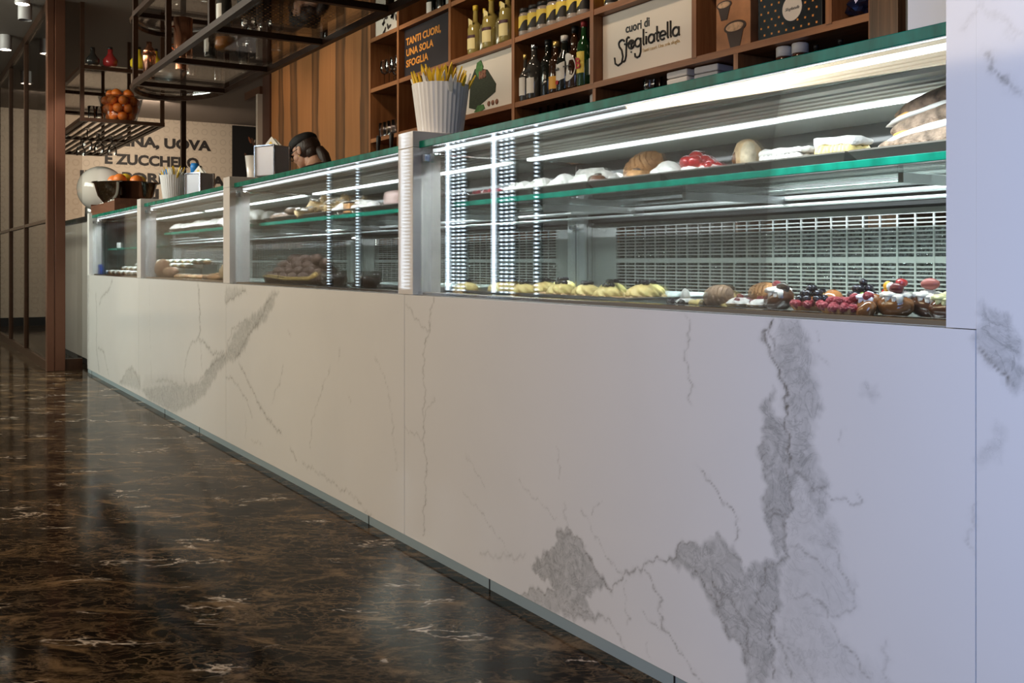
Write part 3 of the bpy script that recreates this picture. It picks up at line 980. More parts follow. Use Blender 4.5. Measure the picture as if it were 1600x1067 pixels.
o = strokes('logo', [[(x * 0.678, z * .60) for x, z in s] for s in LGS], 0.0056, INK, lg, (-0.252, -0.002, 0.150))
fit(text('tagline', 'Tanti cuori. Una sola sfoglia.', 0.026, mat('gold_ink', (0.55, 0.38, 0.16), 0.5), lg, (-0.052, -0.0015, 0.108), depth=0.0006), .295)
# picture of a leaf-wrapped pastry
GREENL = mat('dark_leaf_green', (0.028, 0.034, 0.016), 0.7, var=0.4, vscale=30, coordscale=(1, 1, 6))
LEAF = mat('leaf_green', (0.06, 0.16, 0.04), 0.6, var=0.4, vscale=40)
NUT = mat('nut_brown', (0.22, 0.09, 0.05), 0.6, var=0.5, vscale=60)
pc = panel('food_picture', 'framed picture of a dark leaf-wrapped parcel on cream, right of the bucket', 'picture', -6.02, -5.242, S1 + 0.001, 2.252, 3.33, PRINT)
g = G(); g.prism([(-0.21, 0.05), (-0.19, 0.23), (-0.13, 0.30), (-0.05, 0.29), (0.03, 0.27), (0.14, 0.16), (0.13, 0.11), (-0.13, 0.03)], -0.003, 0)
g.make('printed_parcel', GREENL, pc)
g = G(); g.prism([(-0.12, 0.28), (-0.10, 0.335), (-0.05, 0.345), (-0.02, 0.30), (-0.04, 0.25), (-0.08, 0.23)], -0.005, -0.0031)
g.make('printed_leaf', LEAF, pc)
g = G(); g.prism([(-0.14, -0.0 + 0.012), (-0.09, 0.05), (-0.02, 0.05), (0.0, 0.02), (-0.06, 0.004)], -0.005, -0.0005)
g.make('printed_leaf', LEAF, pc)
g = G()
for i in range(9):
    x, z = (-0.06 + 0.03 * (i % 3), 0.235 + 0.025 * (i // 3)) if i < 6 else (0.05 + 0.05 * (i - 6), 0.045)
    g.lathe([(0.018, 0), (0.014, 0.004)], (0, 0, 0), 8, M=Matrix.Translation((x, -0.003, z)) @ Matrix.Rotation(PI / 2, 4, 'X'))
g.make('printed_nuts', NUT, pc)
# picture of dark sprig, upper left
pc = panel('food_picture', 'cream picture of dark sprigs in the top left shelf compartment', 'picture', -7.356, -6.88, S3 + 0.001, 3.02, 3.33, PRINT)
g = G()
for i in range(16):
    x, z = R.uniform(-0.1, 0.2), R.uniform(0.03, 0.2)
    a = R.uniform(0, PI)
    M = Matrix.Translation((x, -0.002, z + 0.25 * x)) @ Matrix.Rotation(PI / 2, 4, 'X') @ Matrix.Rotation(a, 4, 'Z') @ Matrix.Diagonal((1, 0.4, 1, 1))
    g.lathe([(0.03, 0), (0.03, 0.002)], (0, 0, 0), 8, M=M)
g.make('printed_sprigs', mat('sprig_ink', (0.05, 0.035, 0.03), 0.6), pc)

# coffee box and dotted gift box
cb = thing('coffee_box', 'orange brown box printed with two coffee cups, right of the logo board', 'box', (-3.37, 3.325, S1 + 0.001))
g = G(); g.box(-0.11, 0.11, 0, 0.12, 0, 0.33, bev=0.002)
g.make('carton', mat('coffee_carton', (0.42, 0.19, 0.08), 0.45, var=0.5, vscale=5), cb)
for (x, z, s) in ((-0.055, 0.215, 0.7), (0.015, 0.10, 1.0)):
    g = G(); g.lathe([(0.07 * s, 0), (0.07 * s, 0.003)], (0, 0, 0), 24, M=Matrix.Translation((x, -0.0005, z)) @ Matrix.Rotation(PI / 2, 4, 'X') @ Matrix.Diagonal((1, 0.42, 1, 1)))
    g.prism([(x - 0.055 * s, z - 0.012), (x - 0.028 * s, z - 0.10 * s), (x + 0.028 * s, z - 0.10 * s), (x + 0.055 * s, z - 0.012)], -0.003, -0.0003)
    g.make('printed_cup', mat('printed_cup_dark', (0.05, 0.025, 0.015), 0.4), cb)
    g = G(); g.lathe([(0.056 * s, 0), (0.056 * s, 0.0045)], (0, 0, 0), 20, M=Matrix.Translation((x, -0.0005, z)) @ Matrix.Rotation(PI / 2, 4, 'X') @ Matrix.Diagonal((1, 0.36, 1, 1)))
    g.make('printed_foam', mat('coffee_foam', (0.55, 0.36, 0.22), 0.5, var=0.4, vscale=50), cb)
BOXB = mat('black_carton', (0.010, 0.012, 0.014), 0.22)
DOT = mat('orange_dot', (0.75, 0.30, 0.06), 0.5)
def dotted_box(label, loc, wx, wy, h, rz=0.0, lab=True):
    o = thing('gift_box', label, 'box', loc, rz)
    g = G(); g.box(-wx / 2, wx / 2, 0, wy, 0, h, bev=0.002)
    g.make('carton', BOXB, o)
    g = G()
    n = 0
    z = 0.025
    while z < h - 0.01:
        x = -wx / 2 + (0.02 if n % 2 else 0.04)
        while x < wx / 2 - 0.01:
            if not lab or math.hypot(x - 0.02, z - h * 0.33) > 0.062:
                g.box(x - 0.0045, x + 0.0045, -0.0012, 0.0002, z - 0.0045, z + 0.0045)
            x += 0.042
        z += 0.032
        n += 1
    if not lab:
        y = 0.02
        while y < wy - 0.01:
            x = -wx / 2 + 0.02
            while x < wx / 2 - 0.01:
                g.box(x - 0.004, x + 0.004, y - 0.004, y + 0.004, -0.0012, 0.0002)
                x += 0.04
            y += 0.04
    g.make('dot_pattern', DOT, o)
    if lab:
        g = G(); g.lathe([(0.055, 0), (0.055, 0.003)], (0, 0, 0), 28, M=Matrix.Translation((0.02, 0.0, h * 0.33)) @ Matrix.Rotation(PI / 2, 4, 'X'))
        s = g.make('round_sticker', PRINT, o)
        text('sticker_lettering', 'Sfogliatella', 0.019, INK, s, (0.02, -0.0035, h * 0.33 - 0.008), depth=0.0004, align='CENTER', shear=0.4)
    return o
dotted_box('black gift box with orange dots and a round cream sticker, right of the coffee box', (-3.032, 3.325, S1 + 0.001), 0.362, 0.16, 0.34)
o = thing('drink_can', 'dark blue crumpled packet in the narrow shelf compartment by the pilaster', 'packet', (-2.68, 3.38, S1 + 0.001))
g = G(); g.blob((0, 0, 0.06), (0.075, 0.06, 0.062), 3, 0.5, 22, 3)
o.name = 'foil_packet'
g.make('wrapper', mat('navy_foil', (0.015, 0.02, 0.06), 0.15, 0.5), o, False)

# ------------------------------------------------------------------ bottles, jars and glasses on the shelves
BG = {}
def bglass(name, col, rough=0.06):
    return mat(name, col, rough, coat=0.6, spec=0.7)
def bottle(name, label, loc, h, r, gm, capm, labm, shape='wine', lz=(0.12, 0.4), txt=None, group=None, capname='cap', labshape='band', tcol=None, sub=None):
    o = thing(name, label, 'bottle', loc, 0, group)
    if shape == 'wine':
        prof = [(r * .9, 0), (r, 0.01), (r, h * .58), (r * .85, h * .66), (r * .42, h * .74), (r * .36, h * .96), (r * .4, h * .97)]
    elif shape == 'squat':
        prof = [(r * .9, 0), (r, 0.01), (r, h * .5), (r * .9, h * .6), (r * .45, h * .72), (r * .40, h * .93)]
    elif shape == 'tall':
        prof = [(r * .9, 0), (r, 0.01), (r, h * .52), (r * .8, h * .6), (r * .34, h * .68), (r * .30, h * .95)]
    elif shape == 'bulb':
        prof = [(r * .85, 0), (r, 0.02), (r, h * .45), (r * .75, h * .58), (r * .42, h * .64), (r * .5, h * .72), (r * .5, h * .78), (r * .35, h * .84), (r * .33, h * .93)]
    g = G(); g.lathe(prof, seg=20)
    g.make('body', gm, o, True)
    g = G(); rr = prof[-1][0] * 1.15
    g.lathe([(rr, h * .90), (rr, h * 1.0), (rr * .8, h * 1.005)], seg=14)
    g.make(capname, capm, o, True)
    if labm:
        z0, z1 = lz[0] * h, lz[1] * h
        g = G()
        if labshape == 'band':
            seg = 12
            a0, a1 = -PI * .80, -PI * .20
            pts = [(r * 1.025 * math.cos(a0 + (a1 - a0) * i / seg), r * 1.025 * math.sin(a0 + (a1 - a0) * i / seg)) for i in range(seg + 1)]
            for p, q in zip(pts[:-1], pts[1:]):
                g.face([(p[0], p[1], z0), (q[0], q[1], z0), (q[0], q[1], z1), (p[0], p[1], z1)])
        elif labshape == 'oval':
            n = 24
            cz, hz = (z0 + z1) / 2, (z1 - z0) / 2
            pts = []
            for i in range(n):
                a = 2 * PI * i / n
                an = -PI / 2 + 1.0 * math.cos(a)
                pts.append((r * 1.03 * math.cos(an), r * 1.03 * math.sin(an), cz + hz * math.sin(a)))
            c = g.bm.verts.new((0, -r * 1.03, cz))
            vs = [g.bm.verts.new(p) for p in pts]
            for i in range(n):
                g.bm.faces.new((c, vs[i], vs[(i + 1) % n]))
        elif labshape == 'shield':
            seg = 10
            a0, a1 = -PI * .80, -PI * .20
            for i in range(seg):
                t0, t1 = i / seg, (i + 1) / seg
                b = lambda t: z0 - 0.10 * h * (0.5 - abs(t - 0.5)) * 1.0
                tp = lambda t: z1 - 0.06 * h * (0.5 - abs(t - 0.5)) * 1.5
                f = lambda t: (r * 1.025 * math.cos(a0 + (a1 - a0) * t), r * 1.025 * math.sin(a0 + (a1 - a0) * t))
                p, q = f(t0), f(t1)
                g.face([(p[0], p[1], b(t0)), (q[0], q[1], b(t1)), (q[0], q[1], tp(t1)), (p[0], p[1], tp(t0))])
        lb = g.make('paper_label', labm, o)
        if txt:
            body, size, zz = txt
            text('label_lettering', body, size, tcol or INK, lb, (0, -r * 1.025 - 0.003, zz * h), depth=0.0004, align='CENTER', bold=size * 0.015)
        if sub:
            sub(o)
    return o
DG = bglass('dark_bottle_glass', (0.008, 0.010, 0.008))
GG = bglass('green_bottle_glass', (0.010, 0.05, 0.014))
BRG = bglass('brown_bottle_glass', (0.035, 0.014, 0.006))
CLG = bglass('smoky_clear_bottle', (0.05, 0.048, 0.045))
LEM = bglass('cloudy_lemon_liqueur', (0.34, 0.28, 0.09))
PAPER = mat('white_paper_label', (0.72, 0.70, 0.66), 0.5)
PAPY = mat('yellow_paper_label', (0.78, 0.60, 0.10), 0.5)
PAPC = mat('pale_yellow_label', (0.76, 0.66, 0.33), 0.5)
PAPO = mat('amber_paper_label', (0.72, 0.38, 0.06), 0.5)
REDC = mat('red_foil_cap', (0.32, 0.03, 0.03), 0.35, 0.3)
REDI = mat('red_ink', (0.45, 0.02, 0.02), 0.5)
WCAP = mat('white_cap', (0.72, 0.70, 0.68), 0.4)
YCAP = mat('yellow_cap', (0.70, 0.52, 0.06), 0.4)
GOLD = mat('gold_cap', (0.75, 0.52, 0.18), 0.3, 0.8)
BY1 = 3.335
bottle('liquor_bottle', 'slim clear bottle with cork cap and plain white label, leftmost in the bottle compartment', (-5.155, BY1, S1), .29, .038, CLG, GOLD, PAPER, 'tall', (.12, .50))
bottle('liquor_bottle', 'clear bottle with wide white label and dark lettering NARI, second from left', (-5.055, BY1, S1), .335, .047, CLG, CHROME, PAPER, 'wine', (.10, .38), ('NARI', .028, .48))
bottle('liquor_bottle', 'tall black bottle without visible label behind its neighbours', (-4.95, BY1 + .03, S1), .345, .046, DG, BLACK, None, 'wine')
bottle('liquor_bottle', 'dark bottle with an amber label and orange neck, in mid row', (-4.815, BY1 - .005, S1), .305, .043, BRG, GOLD, PAPO, 'wine', (.08, .32))
def seal(o):
    g = G(); g.lathe([(0.013, 0), (0.013, 0.004)], (0, 0, 0), 12, M=Matrix.Translation((0.0, -0.052, 0.05)) @ Matrix.Rotation(PI / 2, 4, 'X'))
    g.make('wax_seal', REDI, o)
bottle('liquor_bottle', 'dark bottle with white cap and a cream shield label with red seal', (-4.735, BY1 - .0, S1), .325, .050, DG, WCAP, PAPER, 'squat', (.22, .52), ('Balls', .026, .36), labshape='shield', sub=seal)
bottle('liquor_bottle', 'brown bottle with glass bulb neck and a large oval white label', (-4.66, BY1 + .02, S1), .365, .055, BRG, BLACK, PAPER, 'bulb', (.13, .57), ('Montenegro', .015, .36), labshape='oval')
bottle('liquor_bottle', 'green bottle with red cap and yellow label with a red letter B', (-4.545, BY1 - .0, S1), .375, .042, GG, REDC, PAPY, 'wine', (.20, .52), ('B', .085, .27), tcol=REDI)
bottle('liquor_bottle', 'dark green bottle at the right end of the bottle compartment, half hidden by the upright', (-4.47, BY1 + .02, S1), .30, .034, GG, BLACK, PAPER, 'wine', (.2, .5))
# lemon liqueur
def lemon_bottle(lab, x, h, r, y=3.42, tagc=True):
    o = bottle('lemon_liqueur_bottle', lab, (x, y - .07, S2), h, r, LEM, YCAP, PAPC, 'tall', (.10, .32), None, 'lemon liqueur bottles')
    g = G()
    a0, a1 = -PI * .8, -PI * .2
    for i in range(10):
        t0, t1 = a0 + (a1 - a0) * i / 10, a0 + (a1 - a0) * (i + 1) / 10
        q = r * 1.03
        g.face([(q * math.cos(t0), q * math.sin(t0), .325 * h), (q * math.cos(t1), q * math.sin(t1), .325 * h), (q * math.cos(t1), q * math.sin(t1), .38 * h), (q * math.cos(t0), q * math.sin(t0), .38 * h)])
    g.make('dark_band', mat('plum_ink', (0.06, 0.015, 0.03), 0.5), o)
    if tagc:
        g = G(); g.box(-0.03, 0.03, -0.002, 0.0, -0.03, 0.03, mat=Matrix.Translation((0.0, -r * .7, h * .62)) @ Matrix.Rotation(0.5, 4, 'Y') @ Matrix.Rotation(0.3, 4, 'X'))
        g.make('neck_tag', PAPC, o)
    return o
lemon_bottle('lemon liqueur bottle with yellow cap and tilted tag, leftmost of three large ones', -5.79, .33, .055)
lemon_bottle('tallest lemon liqueur bottle, in the middle of its compartment', -5.565, .345, .062, 3.41)
lemon_bottle('lemon liqueur bottle with a large yellow neck tag, beside the right upright', -5.36, .36, .060, 3.41)
for x, lab in ((-5.69, 'slim clear bottle with yellow cap between the left and middle lemon liqueurs'), (-5.48, 'slim clear bottle with yellow cap between the middle and right lemon liqueurs')):
    bottle('spirit_bottle', lab, (x, 3.36, S2), .29, .036, bglass('pale_spirit', (0.16, 0.14, 0.07)), YCAP, None, 'tall')
# wine bottles top row
for i, (x, h) in enumerate(((-6.55, .30), (-6.40, .33), (-6.25, .32), (-6.14, .30))):
    bottle('wine_bottle', ['dark wine bottle with plain white label, leftmost above the slogan board', 'dark wine bottle without label, second above the slogan board', 'dark wine bottle with grey label, third above the slogan board', 'dark wine bottle, rightmost above the slogan board'][i],
           (x, 3.42, S3), h, .042, DG, BLACK, [PAPER, None, mat('grey_label', (0.4, 0.4, 0.38), .5), PAPER][i], 'wine', (.15, .42))
# jars with yellow and black labels
JG = bglass('jar_of_pale_beans', (0.42, 0.36, 0.32), 0.1)
def make_jar():
    o = thing('preserve_jar', 'glass jar with a yellow and black wrap label, in the front row of jars', 'jar', (0, 0, 0), 0, 'yellow labelled jars on the shelf')
    g = G(); g.lathe([(.044, 0), (.048, .008), (.048, .125), (.042, .14)], seg=20)
    g.make('glass_body', JG, o, True)
    g = G(); g.lathe([(.044, .1405), (.044, .165), (.042, .168)], seg=20)
    g.make('lid', BLACK, o, True)
    g = G()
    a0, a1 = -PI * .98, -PI * .02
    n = 16
    for i in range(n):
        t0, t1 = a0 + (a1 - a0) * i / n, a0 + (a1 - a0) * (i + 1) / n
        q = .0492
        def qd(za0, za1, zb0, zb1, mi):
            g.face([(q * math.cos(t0), q * math.sin(t0), za0), (q * math.cos(t1), q * math.sin(t1), za1), (q * math.cos(t1), q * math.sin(t1), zb1), (q * math.cos(t0), q * math.sin(t0), zb0)], mi)
        s = lambda t: 0.048 + 0.045 * max(0, math.sin((t + PI * .5) * 1.6)) if t > -PI * .55 else 0.035 + 0.013 * math.cos((t + PI * .55) * 3)
        qd(.028, .028, s(t0), s(t1), 1)
        qd(s(t0), s(t1), .118, .118, 0)
    g.make('wrap_label', [PAPY, BLACK], o)
    return o
jar = make_jar()
jx = [-5.10, -4.99, -4.88, -4.765, -4.65, -4.53, -4.455]
jx = [-5.146, -5.046, -4.949, -4.842, -4.744, -4.636, -4.537]
for i, x in enumerate(jx):
    if i == 0:
        jar.location = (x, 3.338, S2)
    else:
        dup(jar, (x, 3.338, S2), 0.1 * R.uniform(-1, 1))
    if 3 <= i < 7:
        dup(jar, (x - .02, 3.36, S2 + .1685), 0.1, 'glass jar with a yellow and black label, in the upper layer of stacked jars')
for x in (-4.34, -4.22, -4.10):
    dup(jar, (x, 3.38, S2), 0.3, 'yellow labelled glass jar above the logo board, its lid out of frame')
# stemware
def make_wine_glass(h=.2, r=.036):
    o = thing('wine_glass', 'clear stemmed wine glass in the left compartment above the tumblers', 'glass', (0, 0, 0), 0, 'wine glasses in the left compartment')
    g = G(); g.lathe([(r * .9, 0), (r * .85, .003), (.004, .008), (.004, h * .45)], seg=14); g.make('stem', CLSTEM, o, True)
    g = G(); g.lathe([(.005, h * .455), (r * .7, h * .52), (r, h * .68), (r * .92, h * .85), (r * .8, h)], seg=16, cap=False); g.make('bowl', CLSTEM, o, True)
    return o
CLSTEM = glass('stemware_glass', (0.93, 0.93, 0.93), 2.2)
wg = make_wine_glass()
n = 0
for i in range(4):
    for j in range(2):
        p = (-7.20 + .088 * i + .02 * j, 3.335 + .09 * j, S2)
        if n == 0:
            wg.location = p
        else:
            dup(wg, p)
        n += 1
def make_tumbler():
    o = thing('tumbler', 'clear tumbler in the left compartment below the wine glasses', 'glass', (0, 0, 0), 0, 'tumblers in the left compartment')
    g = G(); g.lathe([(.028, 0), (.034, .12), (.031, .12), (.026, .006)], seg=14, cap=False); g.lathe([(.028, 0), (.026, .006)], seg=14)
    g.make('glass_wall', CLSTEM, o, True)
    return o
tb = make_tumbler()
n = 0
for i in range(5):
    for j in range(2):
        p = (-7.29 + .078 * i, 3.36 + .085 * j, S1)
        if n == 0:
            tb.location = p
        else:
            dup(tb, p)
        n += 1
# things on the low shelf, just above the case tops
SL = 1.671
for i, x in enumerate((-5.0, -4.92, -4.83, -4.70)):
    dup(tb, (x, 3.37, SL), None, 'upturned tumbler standing on the low shelf below the liquor bottles', 'tumblers on the low shelf', (1, 1, 1.35))
wb = thing('white_canister', 'small white canister on the low shelf below the green bottle', 'canister', (-4.52, 3.4, SL))
g = G(); g.lathe([(.035, 0), (.035, .17), (.02, .185), (.02, .21)], seg=16); g.make('body', WCAP, wb, True)
g2 = dup(wg, (-4.007, 3.36, SL), None, 'single stemmed glass on the low shelf under the logo board', 'glasses under the logo board')
dup(tb, (-3.88, 3.36, SL), None, 'single tumbler on the low shelf left of the white boxes', 'glasses under the logo board', (1, 1, 1.4))
nb = thing('napkin_stack', 'stack of white folded napkins on the low shelf, nearer the logo board', 'napkins', (-3.743, 3.37, SL))
for k in range(5):
    g = G(); g.box(-.075, .075, -.06, .06, .036 * k, .036 * k + .033, bev=.008); g.make('napkin_bundle', mat('white_napkin', (.72, .70, .69), .7), nb)
nb2 = dup(nb, (-3.575, 3.40, SL), .1, 'stack of white folded napkins on the low shelf, farther from the logo board')
def cocoa_jar(x, lab):
    o = thing('spread_jar', lab, 'jar', (x, 3.36, SL))
    o.scale = (1, 1, 1.22)
    g = G(); g.lathe([(.035, 0), (.041, .012), (.041, .095), (.034, .11)], seg=18); g.make('glass_body', mat('cocoa_spread', (.05, .02, .012), .15), o, True)
    g = G(); g.lathe([(.036, .1105), (.036, .143), (.033, .146)], seg=18); g.make('lid', WCAP, o, True)
    g = G()
    for i in range(10):
        t0, t1 = -PI * .85 + PI * .07 * i, -PI * .85 + PI * .07 * (i + 1)
        g.face([(.0418 * math.cos(t0), .0418 * math.sin(t0), .03), (.0418 * math.cos(t1), .0418 * math.sin(t1), .03), (.0418 * math.cos(t1), .0418 * math.sin(t1), .085), (.0418 * math.cos(t0), .0418 * math.sin(t0), .085)], 1 if 3 < i < 7 else 0)
    g.make('paper_label', [PAPER, REDI], o)
cocoa_jar(-3.09, 'brown spread jar with white lid and red label, left of the pair')
cocoa_jar(-3.0, 'brown spread jar with white lid on the low shelf, right of the pair')
for x, lab in ((-2.93, 'dark little bottle with pale label right of the spread jars'), (-2.80, 'dark little bottle leaning near the pilaster on the low shelf')):
    bottle('small_bottle', lab, (x, 3.38, SL), .16, .026, DG, BLACK, PAPC, 'squat', (.1, .55))
# beer tap handles
for x, lab in ((-6.37, 'black tap handle, left of the two behind the counter'), (-6.16, 'black tap handle, right of the two behind the counter')):
    o = thing('beer_tap', lab, 'tap', (x, 2.9, 1.0), 0, 'tap handles behind the counter')
    g = G(); g.lathe([(.03, 0), (.02, .02), (.016, .60), (.018, .64)], seg=14); g.make('column', CHROME, o, True)
    M = Matrix.Translation((0, 0, .64)) @ Matrix.Rotation(.12, 4, 'Y')
    g = G(); g.lathe([(.008, 0), (.010, .02), (.015, .09), (.017, .125), (.012, .14)], seg=14, M=M); g.make('handle', BLACK, o, True)
bc = G(); bc.box(-7.3, -5.3, 2.75, 3.05, 0, 0.998)
tag(bc.make('back_counter', WOODIN), 'low dark back counter carrying the tap columns', 'counter')
# white menu sign standing on the case
ms = thing('menu_sign', 'white printed sign in a black holder standing on the nearest case by the marble wall', 'sign', (-1.22, 1.80, 1.283), -0.12)
g = G(); g.box(-.115, .14, 0, .012, 0.0, .30); g.make('holder', BLACK, ms)
g = G(); g.box(-.106, .14, -.004, -.0003, .01, .30); g.make('sheet', mat('white_sheet', (.78, .78, .80), .5), ms)
g = G()
for zz, n_ in ((.205, 11), (.190, 12)):
    x = -.07
    for q in range(n_):
        w_ = R.uniform(.006, .02)
        g.box(x, x + w_, -.0048, -.0042, zz, zz + .0028)
        x += w_ + .0035
g.make('fine_print', mat('print_red', (.35, .12, .12), .5), ms)
# ------------------------------------------------------------------ glazed partition on the left
pt = thing('glass_partition', 'bronze framed glass partition at the far left with a thick column', 'partition', (-9.0, 1.13, 0))
def rel(o, p):
    o.location = Vector(o.location) - p.location
    return o
PO = pt.location
def pmake(g, name, m, label=None, smooth=False):
    o = g.make(name, m, pt, smooth, label)
    o.location = (9.0, -1.13, 0)
    return o
g = G(); g.box(-9.085, -8.99, 1.13, 1.185, 0, 3.08, bev=.004); g.box(-9.085, -8.992, 1.19, 1.27, 0, 3.08, bev=.004); g.box(-9.08, -9.0, 1.18, 1.2, 0, 3.08)
pmake(g, 'column', BRONZE2, 'reddish bronze column')
for z0, z1 in ((0.0, .075), (1.235, 1.262), (3.0, 3.08)):
    g = G(); g.box(-15.7, -9.086, 1.14, 1.18, z0, z1); pmake(g, 'rail', BRONZE)
for x in (-10.66, -12.05, -13.45, -14.8):
    g = G(); g.box(x - .03, x + .03, 1.138, 1.182, .076, 2.999); pmake(g, 'mullion', BRONZE)
g = G(); g.box(-15.7, -9.086, 1.157, 1.163, .076, 2.999); pmake(g, 'glass_pane', SMOKE)
g = G(); g.box(-9.07, -9.01, 1.271, 1.405, 0, .095); pmake(g, 'rail', BRONZE)
g = G(); g.box(-9.043, -9.037, 1.271, 1.405, .0955, 3.08); pmake(g, 'glass_pane', SMOKE)
# bar counter continuing behind the glass
bx = thing('bar_counter', 'pale bar counter with dark top seen through the glass beside the column', 'counter', (-10.4, 1.49, 0))
g = G(); g.box(-1.5, 1.55, 0, .6, .06, 1.26); g.make('front', mat('pale_stone', (.55, .52, .49), .3, var=.08, vscale=2), bx)
g = G(); g.box(-1.48, 1.53, .02, .6, 0, .0595); g.make('plinth', BLACK, bx)
g = G(); g.box(-1.52, 1.57, -.02, .62, 1.2605, 1.30); g.make('worktop', BLACK, bx)
# white globe
gl = thing('white_globe', 'glossy white globe on the bar counter between column and fruit bowl', 'globe', (-9.98, 1.72, 1.301))
g = G(); g.lathe([(.07, 0), (.075, .05), (.06, .07)], seg=20); g.make('collar', CERAM, gl, True)
g = G(); g.blob((0, 0, .285), .215, 4); g.make('ball', mat('white_gloss_plastic', (.72, .69, .65), .12, coat=.5), gl, True)
sg2 = thing('glass_jar', 'small clear jar beside the foot of the white globe', 'jar', (-9.35, 1.60, 1.301))
g = G(); g.lathe([(.03, 0), (.035, .08), (.03, .09)], seg=16, cap=False); g.make('body', CLSTEM, sg2, True)
mc = thing('espresso_grinder', 'small grey machine behind the globe next to the column', 'machine', (-10.2, 1.70, 1.301))
g = G(); g.lathe([(.09, 0), (.09, .12), (.05, .16), (.07, .24)], seg=20); g.make('body', STEEL, mc, True)
# slim post in front of the lettered wall
g = G(); g.box(-13.03, -12.97, 3.19, 3.25, 0, 3.08)
tag(g.make('bronze_post', BRONZE), 'slim bronze post standing in front of the lettered wall', 'post')
# dark picture at the right of the lettering
dp = thing('dark_picture', 'tall dark picture of scattered food right of the wall lettering', 'picture', (-15.69, 5.1, .6))
g = G(); g.box(0, .02, -.46, .46, 0, 2.46); g.make('board', BLACK, dp)
g = G()
for i in range(26):
    y, z = R.uniform(-.25, .3), R.uniform(1.5, 2.38)
    M = Matrix.Translation((.0205, y, z)) @ Matrix.Rotation(PI / 2, 4, 'Y') @ Matrix.Rotation(R.uniform(-.4, .4), 4, 'Z') @ Matrix.Diagonal((1, .3, 1, 1))
    g.lathe([(R.uniform(.03, .09), 0), (.02, .003)], (0, 0, 0), 8, M=M, mi=i % 3)
g.make('printed_food', [mat('print_cream', (.5, .42, .33), .5), mat('print_rust', (.25, .08, .03), .5), mat('print_brown', (.1, .05, .03), .5)], dp)
g = G(); g.box(-10.06, -10.0, 3.22, 3.30, 0, 2.62)
struct(g.make('door_1', mat('pale_door_edge', (.5, .42, .36), .4)))
g = G(); g.box(-10.5, -10.0, 3.24, 3.30, 2.62, 2.70)
struct(g.make('trim_4', BRONZE2))

for body, zc in (('FARINA, UOVA', 2.645), ('E ZUCCHERO,', 2.368), ('IL SAPORE DELLA', 2.10), ('      LI      ', 1.866)):
    o = text('wall_lettering', body, .205, ft, wl, (-15.695, 3.46, zc), ROTX, .003, .0095, 'CENTER', 1.0)
    wdt = max(v.co.x for v in o.data.vertices) - min(v.co.x for v in o.data.vertices)
    tgt = {2.645: 1.68, 2.368: 1.42, 2.10: 2.12, 1.866: .19}[zc]
    o.scale = (tgt / wdt, 1, 1)
    if zc == 1.866:
        o.location.y = 3.43

# ------------------------------------------------------------------ ceiling downlights
def downlight(x, y, lab, on=True):
    o = thing('ceiling_downlight', lab, 'downlight', (x, y, 2.94), 0, 'cylinder downlights')
    g = G(); g.lathe([(.052, 0), (.055, .004), (.055, .14)], seg=24, cap=False)
    g.make('cylinder', mat('grey_lamp_body', (.45, .42, .42), .4), o, True)
    g = G(); g.lathe([(.046, .012), (.046, .018)], seg=24)
    g.make('lens', mat('lamp_lens', (1, 1, 1), .4, emit=(1, .86, .66), estr=30) if on else mat('grey_lens', (.3, .3, .3), .3), o, True)
downlight(-8.74, .92, 'lit cylinder downlight nearest the bronze column, at the top left')
downlight(-9.3, 1.0, 'unlit grey cylinder downlight between the lit ones', False)
downlight(-10.7, .98, 'lit cylinder downlight, middle of the row along the glass partition')
downlight(-12.6, .95, 'lit cylinder downlight farthest along the glass partition')
for x in (-6.6, -4.4, -2.2):
    downlight(x, .1, 'lit cylinder downlight over the shop floor, above the counter front')

# ------------------------------------------------------------------ LED display columns in the shop (seen as reflections in the glass)
def led_column(label, xs, line):
    xc = (min(xs) + max(xs)) / 2
    o = thing('led_light_column', label, 'light', (xc, -.56, 0), 0, 'led light columns')
    hw = (max(xs) - min(xs)) / 2 + .03
    g = G(); g.box(-hw, hw, -.03, -.001, 0, 1.98); g.box(-hw - .05, hw + .05, -.12, .1, 0, .03); g.make('post', BLACK, o)
    for k, x in enumerate(xs):
        g = G()
        ln = line and k == 0
        for q in range(46):
            z = .70 + q * .0262
            w_ = .016 if ln else .010
            g.box(x - xc - w_, x - xc + w_, .0, .004, z, z + (.024 if ln else .011))
        g.make('led_strip', LEDDOT, o)
led_column('wide led column of dotted light strips on the shop floor, leftmost of its three reflections', [-6.34, -6.255, -6.18, -6.11], True)
led_column('middle led column of dotted light strips on the shop floor, seen reflected in the glass', [-5.70, -5.60, -5.535, -5.47], True)
led_column('single led string on the shop floor, rightmost reflection in the near glass', [-5.186], False)
led_column('led column on the shop floor whose reflection fills the polished pillar front', [-6.95, -6.915, -6.88, -6.84], True)
led_column('single led string on the shop floor reflected in the third case, right one', [-7.962], False)
led_column('single led string on the shop floor reflected in the third case, left one', [-8.62], False)

